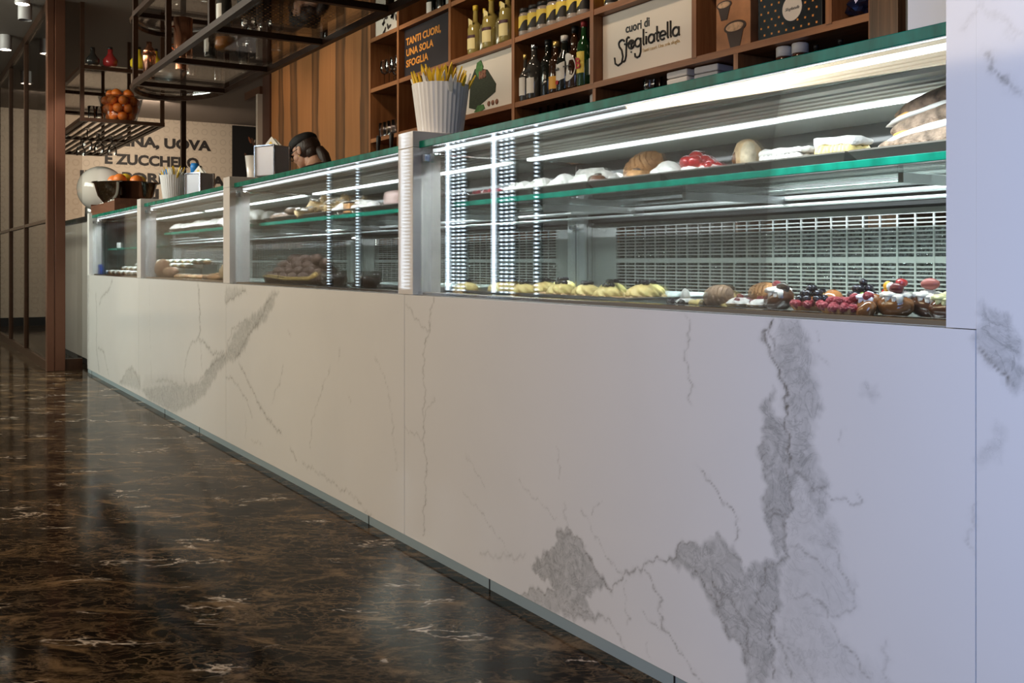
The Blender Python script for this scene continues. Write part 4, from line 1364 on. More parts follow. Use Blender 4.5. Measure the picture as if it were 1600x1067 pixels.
# ------------------------------------------------------------------ hanging bar racks
def hrack(name, label, loc, bars, y0, y1, x0, x1, z0, z1, ztop, round_end):
    o = thing(name, label, 'hanging rack', loc)
    ox, oy, oz = loc
    q = .017
    def frame(z, nm):
        g = G()
        for y in (y0, y1):
            g.box(x0, x1, y - q, y + q, z - q, z + q)
        for b in bars:
            g.box(b - q, b + q, y0 + q + .0005, y1 - q - .0005, z - q * .9, z + q * .9)
        if round_end:
            ym, ry = (y0 + y1) / 2, (y1 - y0) / 2
            g.tube([(x0 - .5 * math.sin(PI * i / 14), ym - ry * math.cos(PI * i / 14), z) for i in range(15)], q * 1.1, 6)
        else:
            g.box(x0 - q, x0 + q, y0, y1, z - q, z + q)
        p = g.make(nm, BRONZE, o); p.location = (-ox, -oy, -oz)
    frame(z0, 'lower_frame')
    frame(z1, 'upper_frame')
    for b in bars:
        for y in (y0, y1):
            g = G(); g.box(b - q * .9, b + q * .9, y - q * .9, y + q * .9, z0 + q + .0005, ztop)
            p = g.make('upright', BRONZE, o); p.location = (-ox, -oy, -oz)
    for z in (z0, z1):
        g = G()
        if round_end:
            ym, ry = (y0 + y1) / 2, (y1 - y0) / 2 - .02
            pts = [(x1, y0 + .02), (x1, y1 - .02)] + [(x0 - .48 * math.sin(PI * i / 14), ym + ry * math.cos(PI * i / 14)) for i in range(15)]
            a = [g.bm.verts.new((x, y, z + q + .001)) for x, y in pts]
            b_ = [g.bm.verts.new((x, y, z + q + .009)) for x, y in pts]
            g.bm.faces.new(a); g.bm.faces.new(list(reversed(b_)))
            for i in range(len(pts)):
                g.bm.faces.new((a[i], b_[i], b_[(i + 1) % len(pts)], a[(i + 1) % len(pts)]))
        else:
            g.box(x0, x1, y0, y1, z + q + .001, z + q + .009)
        if not (not round_end and z == z0):
            p = g.make('glass_shelf', GLASSW, o); p.location = (-ox, -oy, -oz)
    return o
hrack('hanging_rack', 'large bronze hanging rack with glass floors over the counter, rounded far end', (-5.2, 1.72, 2.1), [-7.0, -6.08, -5.16, -4.32, -3.45], 1.42, 2.03, -7.02, -2.9, 2.1, 2.56, 3.08, True)
hr2 = hrack('hanging_rack', 'farther bronze hanging rack with a slatted floor, behind the column', (-10.2, 1.72, 2.1), [-9.0, -10.4, -11.8], 1.40, 2.05, -11.85, -8.98, 2.1, 2.54, 3.08, False)
for i in range(9):
    y = 1.45 + .07 * i
    g = G(); g.box(-11.83, -9.02, y - .009, y + .009, 2.088, 2.108)
    p = g.make('floor_slat', BRONZE, hr2); p.location = (10.2, -1.72, -2.1)

RZ, RZ2 = 2.1265, 2.5865
COPPER = mat('polished_copper', (.72, .33, .19), .22, 1.0)
def rack_cup(kind, lab, loc, s=1.0, group=None):
    if kind == 'shaker':
        o = thing('copper_shaker', lab, 'shaker', loc, 0, group)
        g = G(); g.lathe([(.034 * s, 0), (.044 * s, .15 * s), (.045 * s, .17 * s)], seg=20); g.make('cup', COPPER, o, True)
        g = G(); g.lathe([(.045 * s, .171 * s), (.035 * s, .20 * s), (.018 * s, .22 * s), (.018 * s, .25 * s)], seg=20); g.make('lid', COPPER, o, True)
    elif kind == 'mug':
        o = thing('copper_cup', lab, 'cup', loc, 0, group)
        g = G(); g.lathe([(.04 * s, 0), (.042 * s, .20 * s), (.038 * s, .20 * s), (.036 * s, .01)], seg=20, cap=False); g.lathe([(.04 * s, 0), (.036 * s, .009)], seg=20); g.make('wall', COPPER, o, True)
        g = G(); g.tube([(0, -.041 * s, .16 * s), (0, -.07 * s, .15 * s), (0, -.075 * s, .09 * s), (0, -.041 * s, .05 * s)], .005, 8); g.make('handle', COPPER, o, True)
    elif kind == 'decanter':
        o = thing('decanter', lab, 'decanter', loc, 0, group)
        g = G(); g.lathe([(.05 * s, 0), (.06 * s, .02), (.058 * s, .09 * s), (.02 * s, .14 * s), (.018 * s, .19 * s), (.026 * s, .20 * s)], seg=20); g.make('body', GLASSW, o, True)
        g = G(); g.lathe([(.048 * s, .004), (.056 * s, .02), (.054 * s, .07 * s)], seg=20); g.make('spirit', mat('amber_spirit', (.45, .17, .03), .1), o, True)
    elif kind == 'goblet':
        o = thing('stemmed_glass', lab, 'glass', loc, 0, group)
        g = G(); g.lathe([(.034 * s, 0), (.032 * s, .004), (.005, .01), (.005, .09 * s)], seg=16); g.make('stem', CLSTEM, o, True)
        g = G(); g.lathe([(.006, .091 * s), (.04 * s, .12 * s), (.05 * s, .16 * s), (.045 * s, .20 * s)], seg=18, cap=False); g.make('bowl', CLSTEM, o, True)
    elif kind == 'bottle':
        o = bottle('dark_bottle', lab, loc, .30 * s, .04 * s, DG, BLACK, PAPER, 'wine', (.12, .4), group=group)
    elif kind == 'bowl':
        o = thing('steel_bowl', lab, 'bowl', loc, 0, group)
        g = G(); g.lathe([(.05 * s, 0), (.09 * s, .03), (.11 * s, .07), (.105 * s, .07), (.05 * s, .008)], seg=24, cap=False); g.lathe([(.05 * s, 0), (.05 * s, .007)], seg=24); g.make('wall', STEEL, o, True)
    return o
rack_cup('bowl', 'shallow steel bowl at the rounded end of the hanging rack', (-7.0, 1.62, RZ), 1.2)
rack_cup('mug', 'tall copper cup with handle in the first bay of the hanging rack', (-6.26, 1.55, RZ), 1.35)
rack_cup('shaker', 'copper shaker standing near the rounded end of the hanging rack', (-6.96, 1.50, RZ), 1.0)
rack_cup('mug', 'short copper cup behind the tall one on the hanging rack', (-6.50, 1.60, RZ), 1.0)
rack_cup('bottle', 'dark bottle with white label behind the copper cups on the rack', (-6.05, 1.66, RZ), .95)
rack_cup('decanter', 'small decanter of amber spirit in the middle of the hanging rack', (-5.80, 1.68, RZ), 1.1)
for i, (x, y) in enumerate(((-5.9, 1.88), (-5.75, 1.80), (-6.4, 1.95), (-5.62, 1.92))):
    rack_cup('goblet', 'clear stemmed glass on the lower glass floor of the hanging rack', (x, y, RZ), 1.0, 'stemmed glasses on the hanging rack')
for i, (x, y) in enumerate(((-6.75, 1.90), (-6.66, 1.70), (-6.18, 1.90))):
    dup(tb, (x, y, RZ), None, 'clear tumbler on the lower glass floor of the hanging rack', 'tumblers on the hanging rack')
for i, (x, y) in enumerate(((-6.7, 1.6), (-6.5, 1.75), (-5.9, 1.6), (-5.6, 1.7), (-5.4, 1.55))):
    rack_cup('bottle' if i % 2 else 'goblet', ['stemmed glass on the upper floor of the hanging rack, farthest', 'dark bottle on the upper floor of the hanging rack, farthest', 'stemmed glass on the upper floor of the hanging rack, in the middle', 'dark bottle on the upper floor of the hanging rack, nearer', 'stemmed glass on the upper floor of the hanging rack, nearest'][i], (x, y, RZ2), 1.0)
bt = bottle('spirit_bottle', 'bottle with large white label on the lower rack floor by the second upright', (-5.28, 1.52, RZ), .27, .04, CLG, BLACK, PAPER, 'squat', (.1, .5))
dotted_box('black gift box with orange dots lying on the hanging rack glass, farther one', (-4.80, 1.50, RZ), .38, .42, .22, 0, False)
dotted_box('black gift box with orange dots on the hanging rack glass, nearer one', (-4.05, 1.50, RZ), .36, .42, .24, 0, False)
rt = thing('red_tag', 'small red ribbon tag hanging on the black dotted box of the rack', 'ribbon', (-4.63, 1.49, RZ))
g = G(); g.box(-.014, .014, -.003, 0, 0.0, .07); g.make('ribbon', REDI, rt)
# far rack contents
ob = thing('orange_bowl', 'clear bucket holding oranges on the far hanging rack', 'bowl', (-9.18, 1.74, 2.115))
g = G(); g.lathe([(.13, 0), (.185, .22), (.181, .22), (.126, .006)], seg=28, cap=False); g.lathe([(.13, 0), (.13, .005)], seg=28); g.make('wall', GLASSW, ob, True)
def fruit(nm, lab, loc, r, m, group):
    o = thing(nm, lab, 'fruit', loc, R.uniform(0, 6), group)
    g = G(); g.blob((0, 0, 0), (r, r, r * .95), 3, .03, 30, R.randint(0, 99)); g.make('peel', m, o, True)
    g = G(); g.blob((0, 0, r * .93), (r * .12, r * .12, r * .05), 1); g.make('stem_end', LEAF, o, True)
    return o
ORANGE = mat('orange_peel', (.80, .20, .025), .35, bump=.3, bscale=250, coat=.2)
LEMONM = mat('lemon_peel', (.85, .58, .05), .35, bump=.3, bscale=250, coat=.2)
fo = fruit('orange', 'bright orange in the clear bucket on the far hanging rack', (-9.18, 1.74, 2.16), .042, ORANGE, 'oranges in the clear bucket')
for ly, (z, rr, n) in enumerate(((2.165, .085, 6), (2.232, .11, 8), (2.298, .12, 8), (2.36, .08, 5))):
    for i in range(n):
        a = 2 * PI * (i + .5 * (ly % 2)) / n
        dup(fo, (-9.18 + rr * math.cos(a), 1.74 + rr * math.sin(a), z), R.uniform(0, 6))
fo.location = (-9.18, 1.74, 2.232)
def round_flask(lab, loc, m, s=1):
    o = thing('round_flask', lab, 'flask', loc)
    g = G(); g.lathe([(.03 * s, 0), (.06 * s, .03 * s), (.062 * s, .07 * s), (.03 * s, .11 * s), (.02 * s, .13 * s), (.022 * s, .16 * s)], seg=20); g.make('body', m, o, True)
    g = G(); g.lathe([(.02 * s, .1605 * s), (.022 * s, .18 * s)], seg=14); g.make('stopper', BLACK, o, True)
round_flask('flask of yellow liquid on the upper floor of the far rack, left one', (-9.05, 1.86, 2.5665), mat('yellow_liquid', (.75, .55, .03), .1, coat=.6), 1.1)
round_flask('flask of yellow liquid on the upper floor of the far rack, right one', (-9.05, 2.00, 2.5665), MATS['yellow_liquid'], 1.1)
round_flask('flask of red liquid on the upper floor of the far rack', (-9.1, 1.64, 2.5665), mat('red_liquid', (.35, .03, .03), .1, coat=.6), 1.0)
round_flask('small clear flask left of the red one on the far rack', (-9.1, 1.50, 2.5665), CLG, .9)
for i, y in enumerate((1.50, 1.56)):
    dup(tb, (-9.15, y, 2.117), None, 'clear tumbler on the slats of the far rack, left of the oranges', 'tumblers on the far rack')
hg = None
for i, (x, y) in enumerate(((-9.5, 1.52), (-9.75, 1.66), (-10.1, 1.56), (-9.9, 1.80))):
    o = rack_cup('goblet', 'stemmed glass hanging upside down under the slatted rack', (x, y, 2.086), .9, 'glasses hanging under the far rack')
    o.rotation_euler = (PI, 0, 0)

# ------------------------------------------------------------------ on top of the cases
CT = 1.283
RIBM = mat('ribbed_white_plastic', (.80, .79, .79), .28, coat=.3)
SUG = mat('yellow_sachet', (.85, .55, .03), .5)
SUGW = mat('white_sachet', (.82, .80, .74), .5)
def sachet(lab, loc, tilt, az, group, m, L=.09, tipm=None):
    o = thing('sugar_sachet', lab, 'sachet', loc, az, group)
    g = G()
    M = Matrix.Rotation(tilt, 4, 'X')
    w_, h_ = .0068, L
    for sx in (-1, 1):
        pass
    v = [(-w_, 0, 0), (w_, 0, 0), (w_ * .9, 0, h_ * .8), (0, 0, h_), (-w_ * .9, 0, h_ * .8)]
    a = [g.bm.verts.new(M @ Vector((x, -.0022, z))) for x, _, z in v]
    b = [g.bm.verts.new(M @ Vector((x, .0022, z))) for x, _, z in v]
    g.bm.faces.new(a); g.bm.faces.new(list(reversed(b)))
    for i in range(5):
        g.bm.faces.new((a[i], b[i], b[(i + 1) % 5], a[(i + 1) % 5]))
    g.make('paper', m, o)
    return o
def bucket(lab, loc, s, group, nsach, slab_, pyel=.62):
    o = thing('sachet_bucket', lab, 'bucket', loc, 0)
    g = G(); g.lathe([(.073 * s, 0), (.094 * s, .163 * s), (.090 * s, .163 * s), (.069 * s, .006)], seg=72, rib=.008, cap=False); g.lathe([(.073 * s, 0), (.070 * s, .005)], seg=36)
    g.make('ribbed_wall', RIBM, o)
    protos = [sachet(slab_, loc, .3, 0, group, SUG, .10 * s), sachet(slab_, loc, .3, 0, group, SUGW, .092 * s)]
    for k in range(nsach):
        a = R.uniform(0, 2 * PI)
        rr = R.uniform(.01, .072) * s
        p = (loc[0] + rr * math.cos(a), loc[1] + rr * math.sin(a), loc[2] + .115 * s + R.uniform(0, .02) * s - .02 * (rr > .05))
        src = protos[0 if R.random() < pyel else 1]
        t = (.08 + rr * 6 / s) * R.uniform(.6, 1.1)
        if k < 2:
            src = protos[k]; src.location = p; d = src
        else:
            d = dup(src, p)
        d.rotation_euler = (t - .3, 0, a + PI / 2 + R.uniform(-.5, .5))
    return o
bucket('large ribbed white bucket full of yellow sugar sachets on the near case', (-2.90, 1.545, TOP + .001), 1.0, 'sachets in the big bucket', 70, 'yellow and white sugar sachet sticking out of the big white bucket')
bucket('ribbed white bucket of pale sachets on the far pillar', (-6.74, 1.61, TOP + .001), .95, 'sachets in the far bucket', 40, 'pale yellow sachet in the small far bucket', .3)
def dispenser(lab, loc, rz, nlab):
    o = thing('napkin_dispenser', lab, 'napkin dispenser', loc, rz)
    g = G(); g.box(-.065, .065, -.05, .05, 0, .15, bev=.006); g.make('case', mat('satin_aluminium', (.44, .43, .46), .38, .55), o)
    for y in (-.054, .054):
        g = G()
        g.box(-.068, -.062, y - .003, y + .003, 0, .152); g.box(.062, .068, y - .003, y + .003, 0, .152); g.box(-.062, .062, y - .003, y + .003, .146, .152)
        g.make('rim', CHROME, o)
    g = G(); g.box(-.0655, -.0665, -.03, .03, .03, .11); g.make('side_plate', WHITE, o)
    n = thing('napkin', nlab, 'napkin', (loc[0], loc[1], loc[2] + .151), rz)
    g = G()
    for k, (h, x) in enumerate(((.045, 0), (.036, .012), (.03, -.02))):
        g.prism([(-.05 + x, 0), (.05 + x, 0), (.005 + x, h)], -.012 + .009 * k, -.008 + .009 * k, mi=0)
    g.prism([(-.022, 0), (.022, 0), (0, .022)], -.0135, -.0121, mi=1)
    g.make('folded_paper', [SUGW, SUG], n)
    return o
dispenser('silver napkin dispenser beside the white cup, near the woman', (-4.74, 1.60, TOP + .001), .45, 'white napkin with yellow print pulled up from the dispenser near the woman')
dispenser('silver napkin dispenser on the far case, right of the far bucket', (-6.07, 1.60, CT), .45, 'white napkin folded in the far dispenser')
wc = thing('paper_cup', 'tall white cup left of the napkin dispenser near the woman', 'cup', (-4.91, 1.56, TOP + .001))
g = G(); g.lathe([(.030, 0), (.042, .115), (.040, .115), (.028, .005)], seg=24, cap=False); g.lathe([(.03, 0), (.028, .004)], seg=24); g.make('wall', CERAM, wc, True)
BLUE = mat('bright_blue_cap', (.02, .22, .62), .4)
for x, y, lab in ((-8.05, 1.88, 'bottle with blue cap behind the far bucket, left one'), (-7.45, 1.93, 'bottle with blue cap behind the far bucket, right one')):
    o = thing('water_bottle', lab, 'bottle', (x, y, CT), 0)
    g = G(); g.lathe([(.035, 0), (.036, .20), (.016, .25), (.016, .27)], seg=18); g.make('body', CLG, o, True)
    g = G(); g.lathe([(.03, .2705), (.034, .32), (.028, .345)], seg=18); g.make('cap', BLUE, o, True)
# wooden tray, bowl of citrus
tr = thing('wooden_tray', 'red brown wooden tray under the steel fruit bowl on the farthest case', 'tray', (-8.22, 1.60, CT))
g = G(); g.box(-.52, .45, -.16, .16, 0, .012); g.make('floor', BOXWOOD, tr)
for nm, a in (('side', (-.52, .45, -.172, -.161, 0, .075)), ('side', (-.52, .45, .161, .172, 0, .075)), ('side', (-.532, -.521, -.172, .172, 0, .09)), ('side', (.451, .462, -.172, .172, 0, .09))):
    g = G(); g.box(*a); g.make(nm, BOXWOOD, tr)
pk = None
for i in range(5):
    o = thing('white_packet', 'small white packet in a row on the wooden tray', 'packet', (-8.45 + .13 * i, 1.47, CT + .013), R.uniform(-.2, .2), 'white packets on the wooden tray')
    g = G(); g.box(-.05, .05, -.018, .018, 0, .075 + .008 * (i % 2), bev=.008); g.make('wrapper', SUGW, o)
    g = G(); g.box(-.02, .02, -.0195, -.0181, .01, .03); g.make('print', REDI if i == 0 else BLACK, o)
fb = thing('fruit_bowl', 'dark polished steel bowl of lemons and oranges on the wooden tray', 'bowl', (-8.24, 1.60, CT + .014))
g = G(); g.lathe([(.07, 0), (.15, .05), (.205, .12), (.232, .215), (.25, .222), (.25, .226), (.228, .222), (.20, .125), (.146, .056), (.06, .008)], seg=40, cap=False); g.lathe([(.07, 0), (.06, .007)], seg=40); g.make('wall', mat('dark_mirror_steel', (.30, .27, .24), .08, 1.0), fb, True)
ol = fruit('lemon', 'yellow lemon in the steel bowl', (-8.39, 1.54, 1.535), .05, LEMONM, 'citrus in the steel bowl')
oo = fruit('orange', 'orange in the steel bowl', (-8.16, 1.54, 1.54), .05, ORANGE, 'citrus in the steel bowl')
for i, (x, y, z) in enumerate(((-8.33, 1.66, 1.53), (-8.22, 1.70, 1.535), (-8.09, 1.65, 1.528), (-8.24, 1.60, 1.46), (-8.27, 1.52, 1.535))):
    dup(ol if i % 2 else oo, (x, y, z), R.uniform(0, 6))
dup(ol, (-8.25, 1.60, 1.55), 1)
# ------------------------------------------------------------------ pastries
CRUST = mat('golden_crust', (.46, .23, .085), .6, bump=.5, bscale=90, var=.35, vscale=25)
CRUSTP = mat('pale_crust', (.62, .42, .22), .6, bump=.4, bscale=90, var=.3, vscale=25)
GLAZE = mat('brown_glazed_dough', (.20, .075, .022), .14, var=.4, vscale=14, coat=.7)
GLAZE2 = mat('dark_glazed_dough', (.10, .04, .02), .12, var=.4, vscale=14, coat=.7)
CREAMY = mat('yellow_custard', (.78, .62, .24), .4, sss=.1)
CREAMW = mat('white_cream', (.84, .82, .77), .45)
CREAMG = mat('greyish_cream', (.66, .63, .55), .45)
SUGAR = mat('icing_sugar', (.84, .81, .76), .8, bump=.6, bscale=120, var=.12, vscale=40)
SUGARB = mat('sugared_brown_dough', (.27, .19, .135), .75, bump=.7, bscale=110, var=.6, vscale=45)
CHOC = mat('dark_chocolate', (.022, .011, .007), .3, coat=.3)
COCOA = mat('cocoa_dust', (.085, .05, .036), .85, bump=.5, bscale=120, var=.35, vscale=50)
BLACKB = mat('blackberry', (.010, .008, .014), .2, coat=.5)
RASP = mat('raspberry', (.26, .022, .035), .35, bump=.8, bscale=220)
CHERRY = mat('red_cherry', (.38, .018, .02), .12, coat=.8)
STRAW = mat('strawberry', (.40, .025, .025), .25, bump=.3, bscale=200)
KIWI = mat('kiwi_green', (.22, .36, .05), .3)
ORNG = mat('orange_fruit', (.85, .42, .04), .3)
FIG = mat('fig_flesh', (.32, .10, .085), .35)
PINKB = mat('pink_card', (.72, .42, .38), .5)
PBL = {}
def tray(lab, x0, x1, y0, y1, z, h=.022, m=None, group='dark trays on the upper shelf', nm='tray'):
    cx, cy = (x0 + x1) / 2, (y0 + y1) / 2
    o = thing(nm, lab, 'tray', (cx, cy, z), 0, group)
    a, b = (x1 - x0) / 2, (y1 - y0) / 2
    i = .014
    g = G()
    def ring(dx, zz):
        return [g.bm.verts.new(p) for p in ((-a + dx, -b + dx, zz), (a - dx, -b + dx, zz), (a - dx, b - dx, zz), (-a + dx, b - dx, zz))]
    rs = [ring(i, 0), ring(0, h - .003), ring(0, h), ring(.004, h), ring(i + .003, .003)]
    for p, q in zip(rs[:-1], rs[1:]):
        for k in range(4):
            g.bm.faces.new((p[k], p[(k + 1) % 4], q[(k + 1) % 4], q[k]))
    g.bm.faces.new(list(reversed(rs[0]))); g.bm.faces.new(rs[-1])
    g.make('pan', m or TRAYM, o)
    return o
UZ = 1.0935            # on the upper shelf (glass)
TZ = UZ + .0035        # inside a tray
tx = [-2.815, -2.62, -2.393, -2.13, -1.83, -1.552, -1.287, -0.975]
TL = ['dark tray under the flat berry slices at the left of the near upper shelf', 'dark tray under the first white cream puffs of the near upper shelf', 'dark tray under the row of white cream puffs on the near upper shelf', 'dark tray under the big shell pastry on the near upper shelf',
      'dark tray under the cherry tartlets on the near upper shelf', 'dark tray under the flat sugared slices on the near upper shelf', 'dark tray under the stacked long pastries beside the marble wall']
for i in range(7):
    tray(TL[i], tx[i] + .004, tx[i + 1] - .004, 1.57, 1.80, UZ)

def swirl(g, r0, h, turns=4, lobes=9, amp=.10, mi=0, z0=0.0, seg=54, flat=1.0, M=None):
    prof = []
    n = 12
    for i in range(n + 1):
        t = i / n
        prof.append((r0 * (1 - t ** 2.2) ** .6 + .0006, z0 + h * t))
    M = M or Matrix()
    rings = []
    for k, (r, z) in enumerate(prof):
        ring = []
        for i in range(seg):
            a = 2 * PI * i / seg
            rr = r * (1 + amp * math.cos(lobes * a + k * .35 * turns / 4))
            ring.append(g.bm.verts.new(M @ Vector((rr * math.cos(a), rr * math.sin(a) * flat, z))))
        rings.append(ring)
    for a, b in zip(rings[:-1], rings[1:]):
        for i in range(seg):
            g.bm.faces.new((a[i], a[(i + 1) % seg], b[(i + 1) % seg], b[i])).material_index = mi
    g.bm.faces.new(list(reversed(rings[0]))).material_index = mi
    g.bm.faces.new(rings[-1]).material_index = mi

def pastry(nm, lab, loc, group=None, rz=0.0, cat='pastry'):
    return thing(nm, lab, cat, loc, rz, group)

def mk_zeppola(lab, loc, group=None, s=1.0, top='cherries'):
    o = pastry('custard_zeppola', lab, loc, group, R.uniform(0, 6))
    g = G(); swirl(g, .046 * s, .026 * s, 4, 10, .09); g.make('choux_ring', CRUSTP, o, True)
    g = G(); swirl(g, .040 * s, .030 * s, 6, 8, .10, z0=.014 * s); g.make('custard', CREAMY, o, True)
    for i in range(3):
        a = 2.1 * i
        g = G(); g.blob((.012 * s * math.cos(a), .012 * s * math.sin(a), .045 * s), (.0095 * s, .0095 * s, .008 * s), 2, .2, 40, i); g.make('black_cherry', BLACKB, o, True)
    return o
zp = mk_zeppola('round choux with yellow custard and black cherries in the near case, front row', (-2.05, 1.58, .8005), 'custard zeppole in the near case')
zp.scale = (.88, .88, .88)
for (x, y, s) in ((-1.955, 1.62, 1.05), (-2.17, 1.60, .95), (-2.29, 1.60, .95), (-2.24, 1.74, 1), (-2.10, 1.76, 1), (-2.46, 1.66, 1), (-2.58, 1.58, .95), (-2.68, 1.68, .95), (-2.62, 1.84, 1), (-2.74, 1.55, .9), (-2.42, 1.56, .9)):
    dup(zp, (x, y, .8005), R.uniform(0, 6), None if y < 1.7 else 'round choux with yellow custard and black cherries in the near case, back row', None, s)
def mk_sfog(lab, loc, s=1.0, rz=0.0, m=None, group=None, tilt=-.5):
    o = pastry('shell_pastry', lab, loc, group, rz)
    def fn(n):
        t = math.acos(max(-1, min(1, n.x)))
        return 1.0 - .11 * ((t * 3.6 + .25 * n.y) % 1.0)
    M = Matrix.Rotation(tilt, 3, 'Y').to_4x4() @ Matrix.Diagonal((.062 * s, .044 * s, .042 * s, 1))
    g = G(); g.blob((0, 0, .046 * s), 1.0, 5, .06, 14, 3, M=M, fn=fn)
    g.make('ridged_shell', m or CRUST, o)
    g = G(); g.blob((.038 * s, 0, .012 * s), (.028 * s, .03 * s, .012 * s), 2, .3, 20, 8); g.make('filling', CREAMY, o, True)
    return o
mk_sfog('big ridged shell pastry standing up on the near upper shelf', (-2.03, 1.68, TZ + .002), 1.0, .3)
def mk_puff(lab, loc, s=1.0, group=None, flat=1.0):
    o = pastry('cream_puff', lab, loc, group, R.uniform(0, 6))
    g = G(); swirl(g, .036 * s, .05 * s * flat, 5, 7, .13)
    for i in range(5):
        a = 2 * PI * i / 5
        g.blob((.028 * s * math.cos(a), .028 * s * math.sin(a), .016 * s * flat), (.017 * s, .017 * s, .016 * s * flat), 2, .25, 30, i)
    g.make('piped_cream', CREAMW, o, True)
    return o
pf = mk_puff('white piped cream puff in the row on the near upper shelf', (-2.57, 1.63, TZ), .95, 'white cream puffs on the near upper shelf')
for i in range(9):
    x = -2.515 + .052 * i
    if abs(x + 2.393) < .01 or x > -2.15:
        continue
    dup(pf, (x, 1.625 + .02 * (i % 2), TZ), R.uniform(0, 6), None, None, R.uniform(.95, 1.15))
for i in range(6):
    dup(pf, (-2.54 + .07 * i, 1.72, TZ), R.uniform(0, 6), None, None, 1.1)
o = pastry('cream_slice', 'tall block of white cream right of the cream puffs', (-2.225, 1.655, TZ))
g = G(); g.box(-.05, .05, -.03, .03, 0, .048, bev=.012); g.make('sponge', SUGAR, o)
g = G()
for i in range(5):
    swirl2 = g.blob((-.04 + .02 * i, 0, .052), (.014, .02, .012), 2, .3, 30, i)
g.make('cream_topping', CREAMW, o, True)
for (x, lab, c) in ((-2.135, 'small dark glazed bun left of the big shell pastry', GLAZE2), (-1.975, 'small golden bun right of the big shell pastry', CRUST)):
    o = pastry('glazed_bun', lab, (x + .0, 1.61, TZ))
    g = G(); g.blob((0, 0, .018), (.032, .028, .02), 3, .15, 18, int(-x * 10)); g.make('dough', c, o, True)
    g = G(); g.blob((.004, .0, .036), (.012, .01, .006), 2, .3, 30, 2); g.make('topping', CHOC, o, True)
def mk_tartlet(lab, loc, topm, topn, toprad, base=CRUSTP, cream=CREAMW, s=1.0, group=None, topname='berry', cz=.030):
    o = pastry('tartlet', lab, loc, group, R.uniform(0, 6))
    g = G(); g.lathe([(.026 * s, 0), (.038 * s, .018 * s), (.034 * s, .018 * s), (.026 * s, .012 * s)], seg=28, rib=.02); g.make('shell', base, o)
    g = G(); swirl(g, .034 * s, .022 * s, 4, 8, .08, z0=.013 * s); g.make('cream', cream, o, True)
    for i in range(topn):
        a = 2 * PI * i / max(1, topn - 1)
        rr = 0 if i == topn - 1 else .020 * s
        g = G(); g.blob((rr * math.cos(a), rr * math.sin(a), cz * s + (.010 * s if rr == 0 else 0) + toprad * .4), toprad * s, 2, .10, 40, i); g.make(topname, topm, o, True)
    return o
mk_tartlet('cream tartlet with dark chocolate chips behind the big shell pastry', (-1.925, 1.72, TZ), CHOC, 5, .008, s=1.3, topname='chocolate_chip', cz=.026)
mk_puff('white cream rosette left of the cherry tartlets', (-1.885, 1.64, TZ), 1.1)
mk_puff('white cream rosette touching the cherry tartlet', (-1.86, 1.70, TZ), 1.2)
mk_tartlet('tartlet heaped with large red cherries on the near upper shelf', (-1.785, 1.64, TZ), CHERRY, 6, .0155, s=1.15, topname='cherry')
mk_tartlet('smaller tartlet of red cherries, next to the cut roll', (-1.715, 1.62, TZ), CHERRY, 5, .012, s=.9, topname='cherry', cz=.022)
mk_tartlet('low white tartlet with red cherry pieces behind the cut roll', (-1.67, 1.74, TZ), CHERRY, 4, .010, s=1.0, topname='cherry', cz=.024)
o = pastry('cut_roll', 'cut crusty roll standing on end between cherries and sugared slices', (-1.625, 1.65, TZ))
g = G(); g.blob((0, 0, .040), (.030, .034, .044), 3, .12, 14, 5); g.make('crust', CRUSTP, o, True)
g = G(); g.blob((.016, -.016, .040), (.018, .018, .034), 3, .1, 30, 9); g.make('crumb', mat('pale_crumb', (.72, .60, .42), .8, var=.35, vscale=60), o, True)
g = G(); g.blob((-.010, -.028, .036), (.010, .008, .018), 2, .1, 30, 4); g.make('dark_filling', GLAZE, o, True)
def mk_slice(lab, loc, L, W, H, rz=0.0, fill=CREAMY):
    o = pastry('layered_slice', lab, loc, None, rz)
    g = G(); g.box(-L / 2, L / 2, -W / 2, W / 2, 0, H * .22, bev=.002); g.make('lower_pastry', CRUSTP, o)
    g = G()
    for i in range(9):
        for j in (-1, 0, 1):
            g.blob((-L / 2 + .012 + (L - .024) * i / 8, j * (W / 2 - .01), H * .48), (L / 14, .016, H * .27), 2, .2, 30, i + j)
    g.make('cream_filling', fill, o, True)
    g = G(); g.box(-L / 2, L / 2, -W / 2, W / 2, H * .70, H, bev=.006)
    bmesh.ops.subdivide_edges(g.bm, edges=g.bm.edges[:], cuts=3, use_grid_fill=True)
    for v in g.bm.verts:
        v.co.z += .007 * noise.noise(v.co * 40 + Vector(loc) * 9)
        v.co.y += .004 * noise.noise(v.co * 50)
    g.make('sugared_top', SUGAR, o, True)
    return o
mk_slice('low sugared pastry slice with cream on the near upper shelf', (-1.487, 1.63, TZ), .115, .07, .044, .05, CREAMW)
mk_slice('taller sugared pastry slice with yellow custard on the near upper shelf', (-1.362, 1.65, TZ), .098, .07, .056, .05)
mk_slice('small sugared slice tucked between the tall slice and the long pastries', (-1.262, 1.69, TZ), .05, .06, .04, 0, CREAMW)
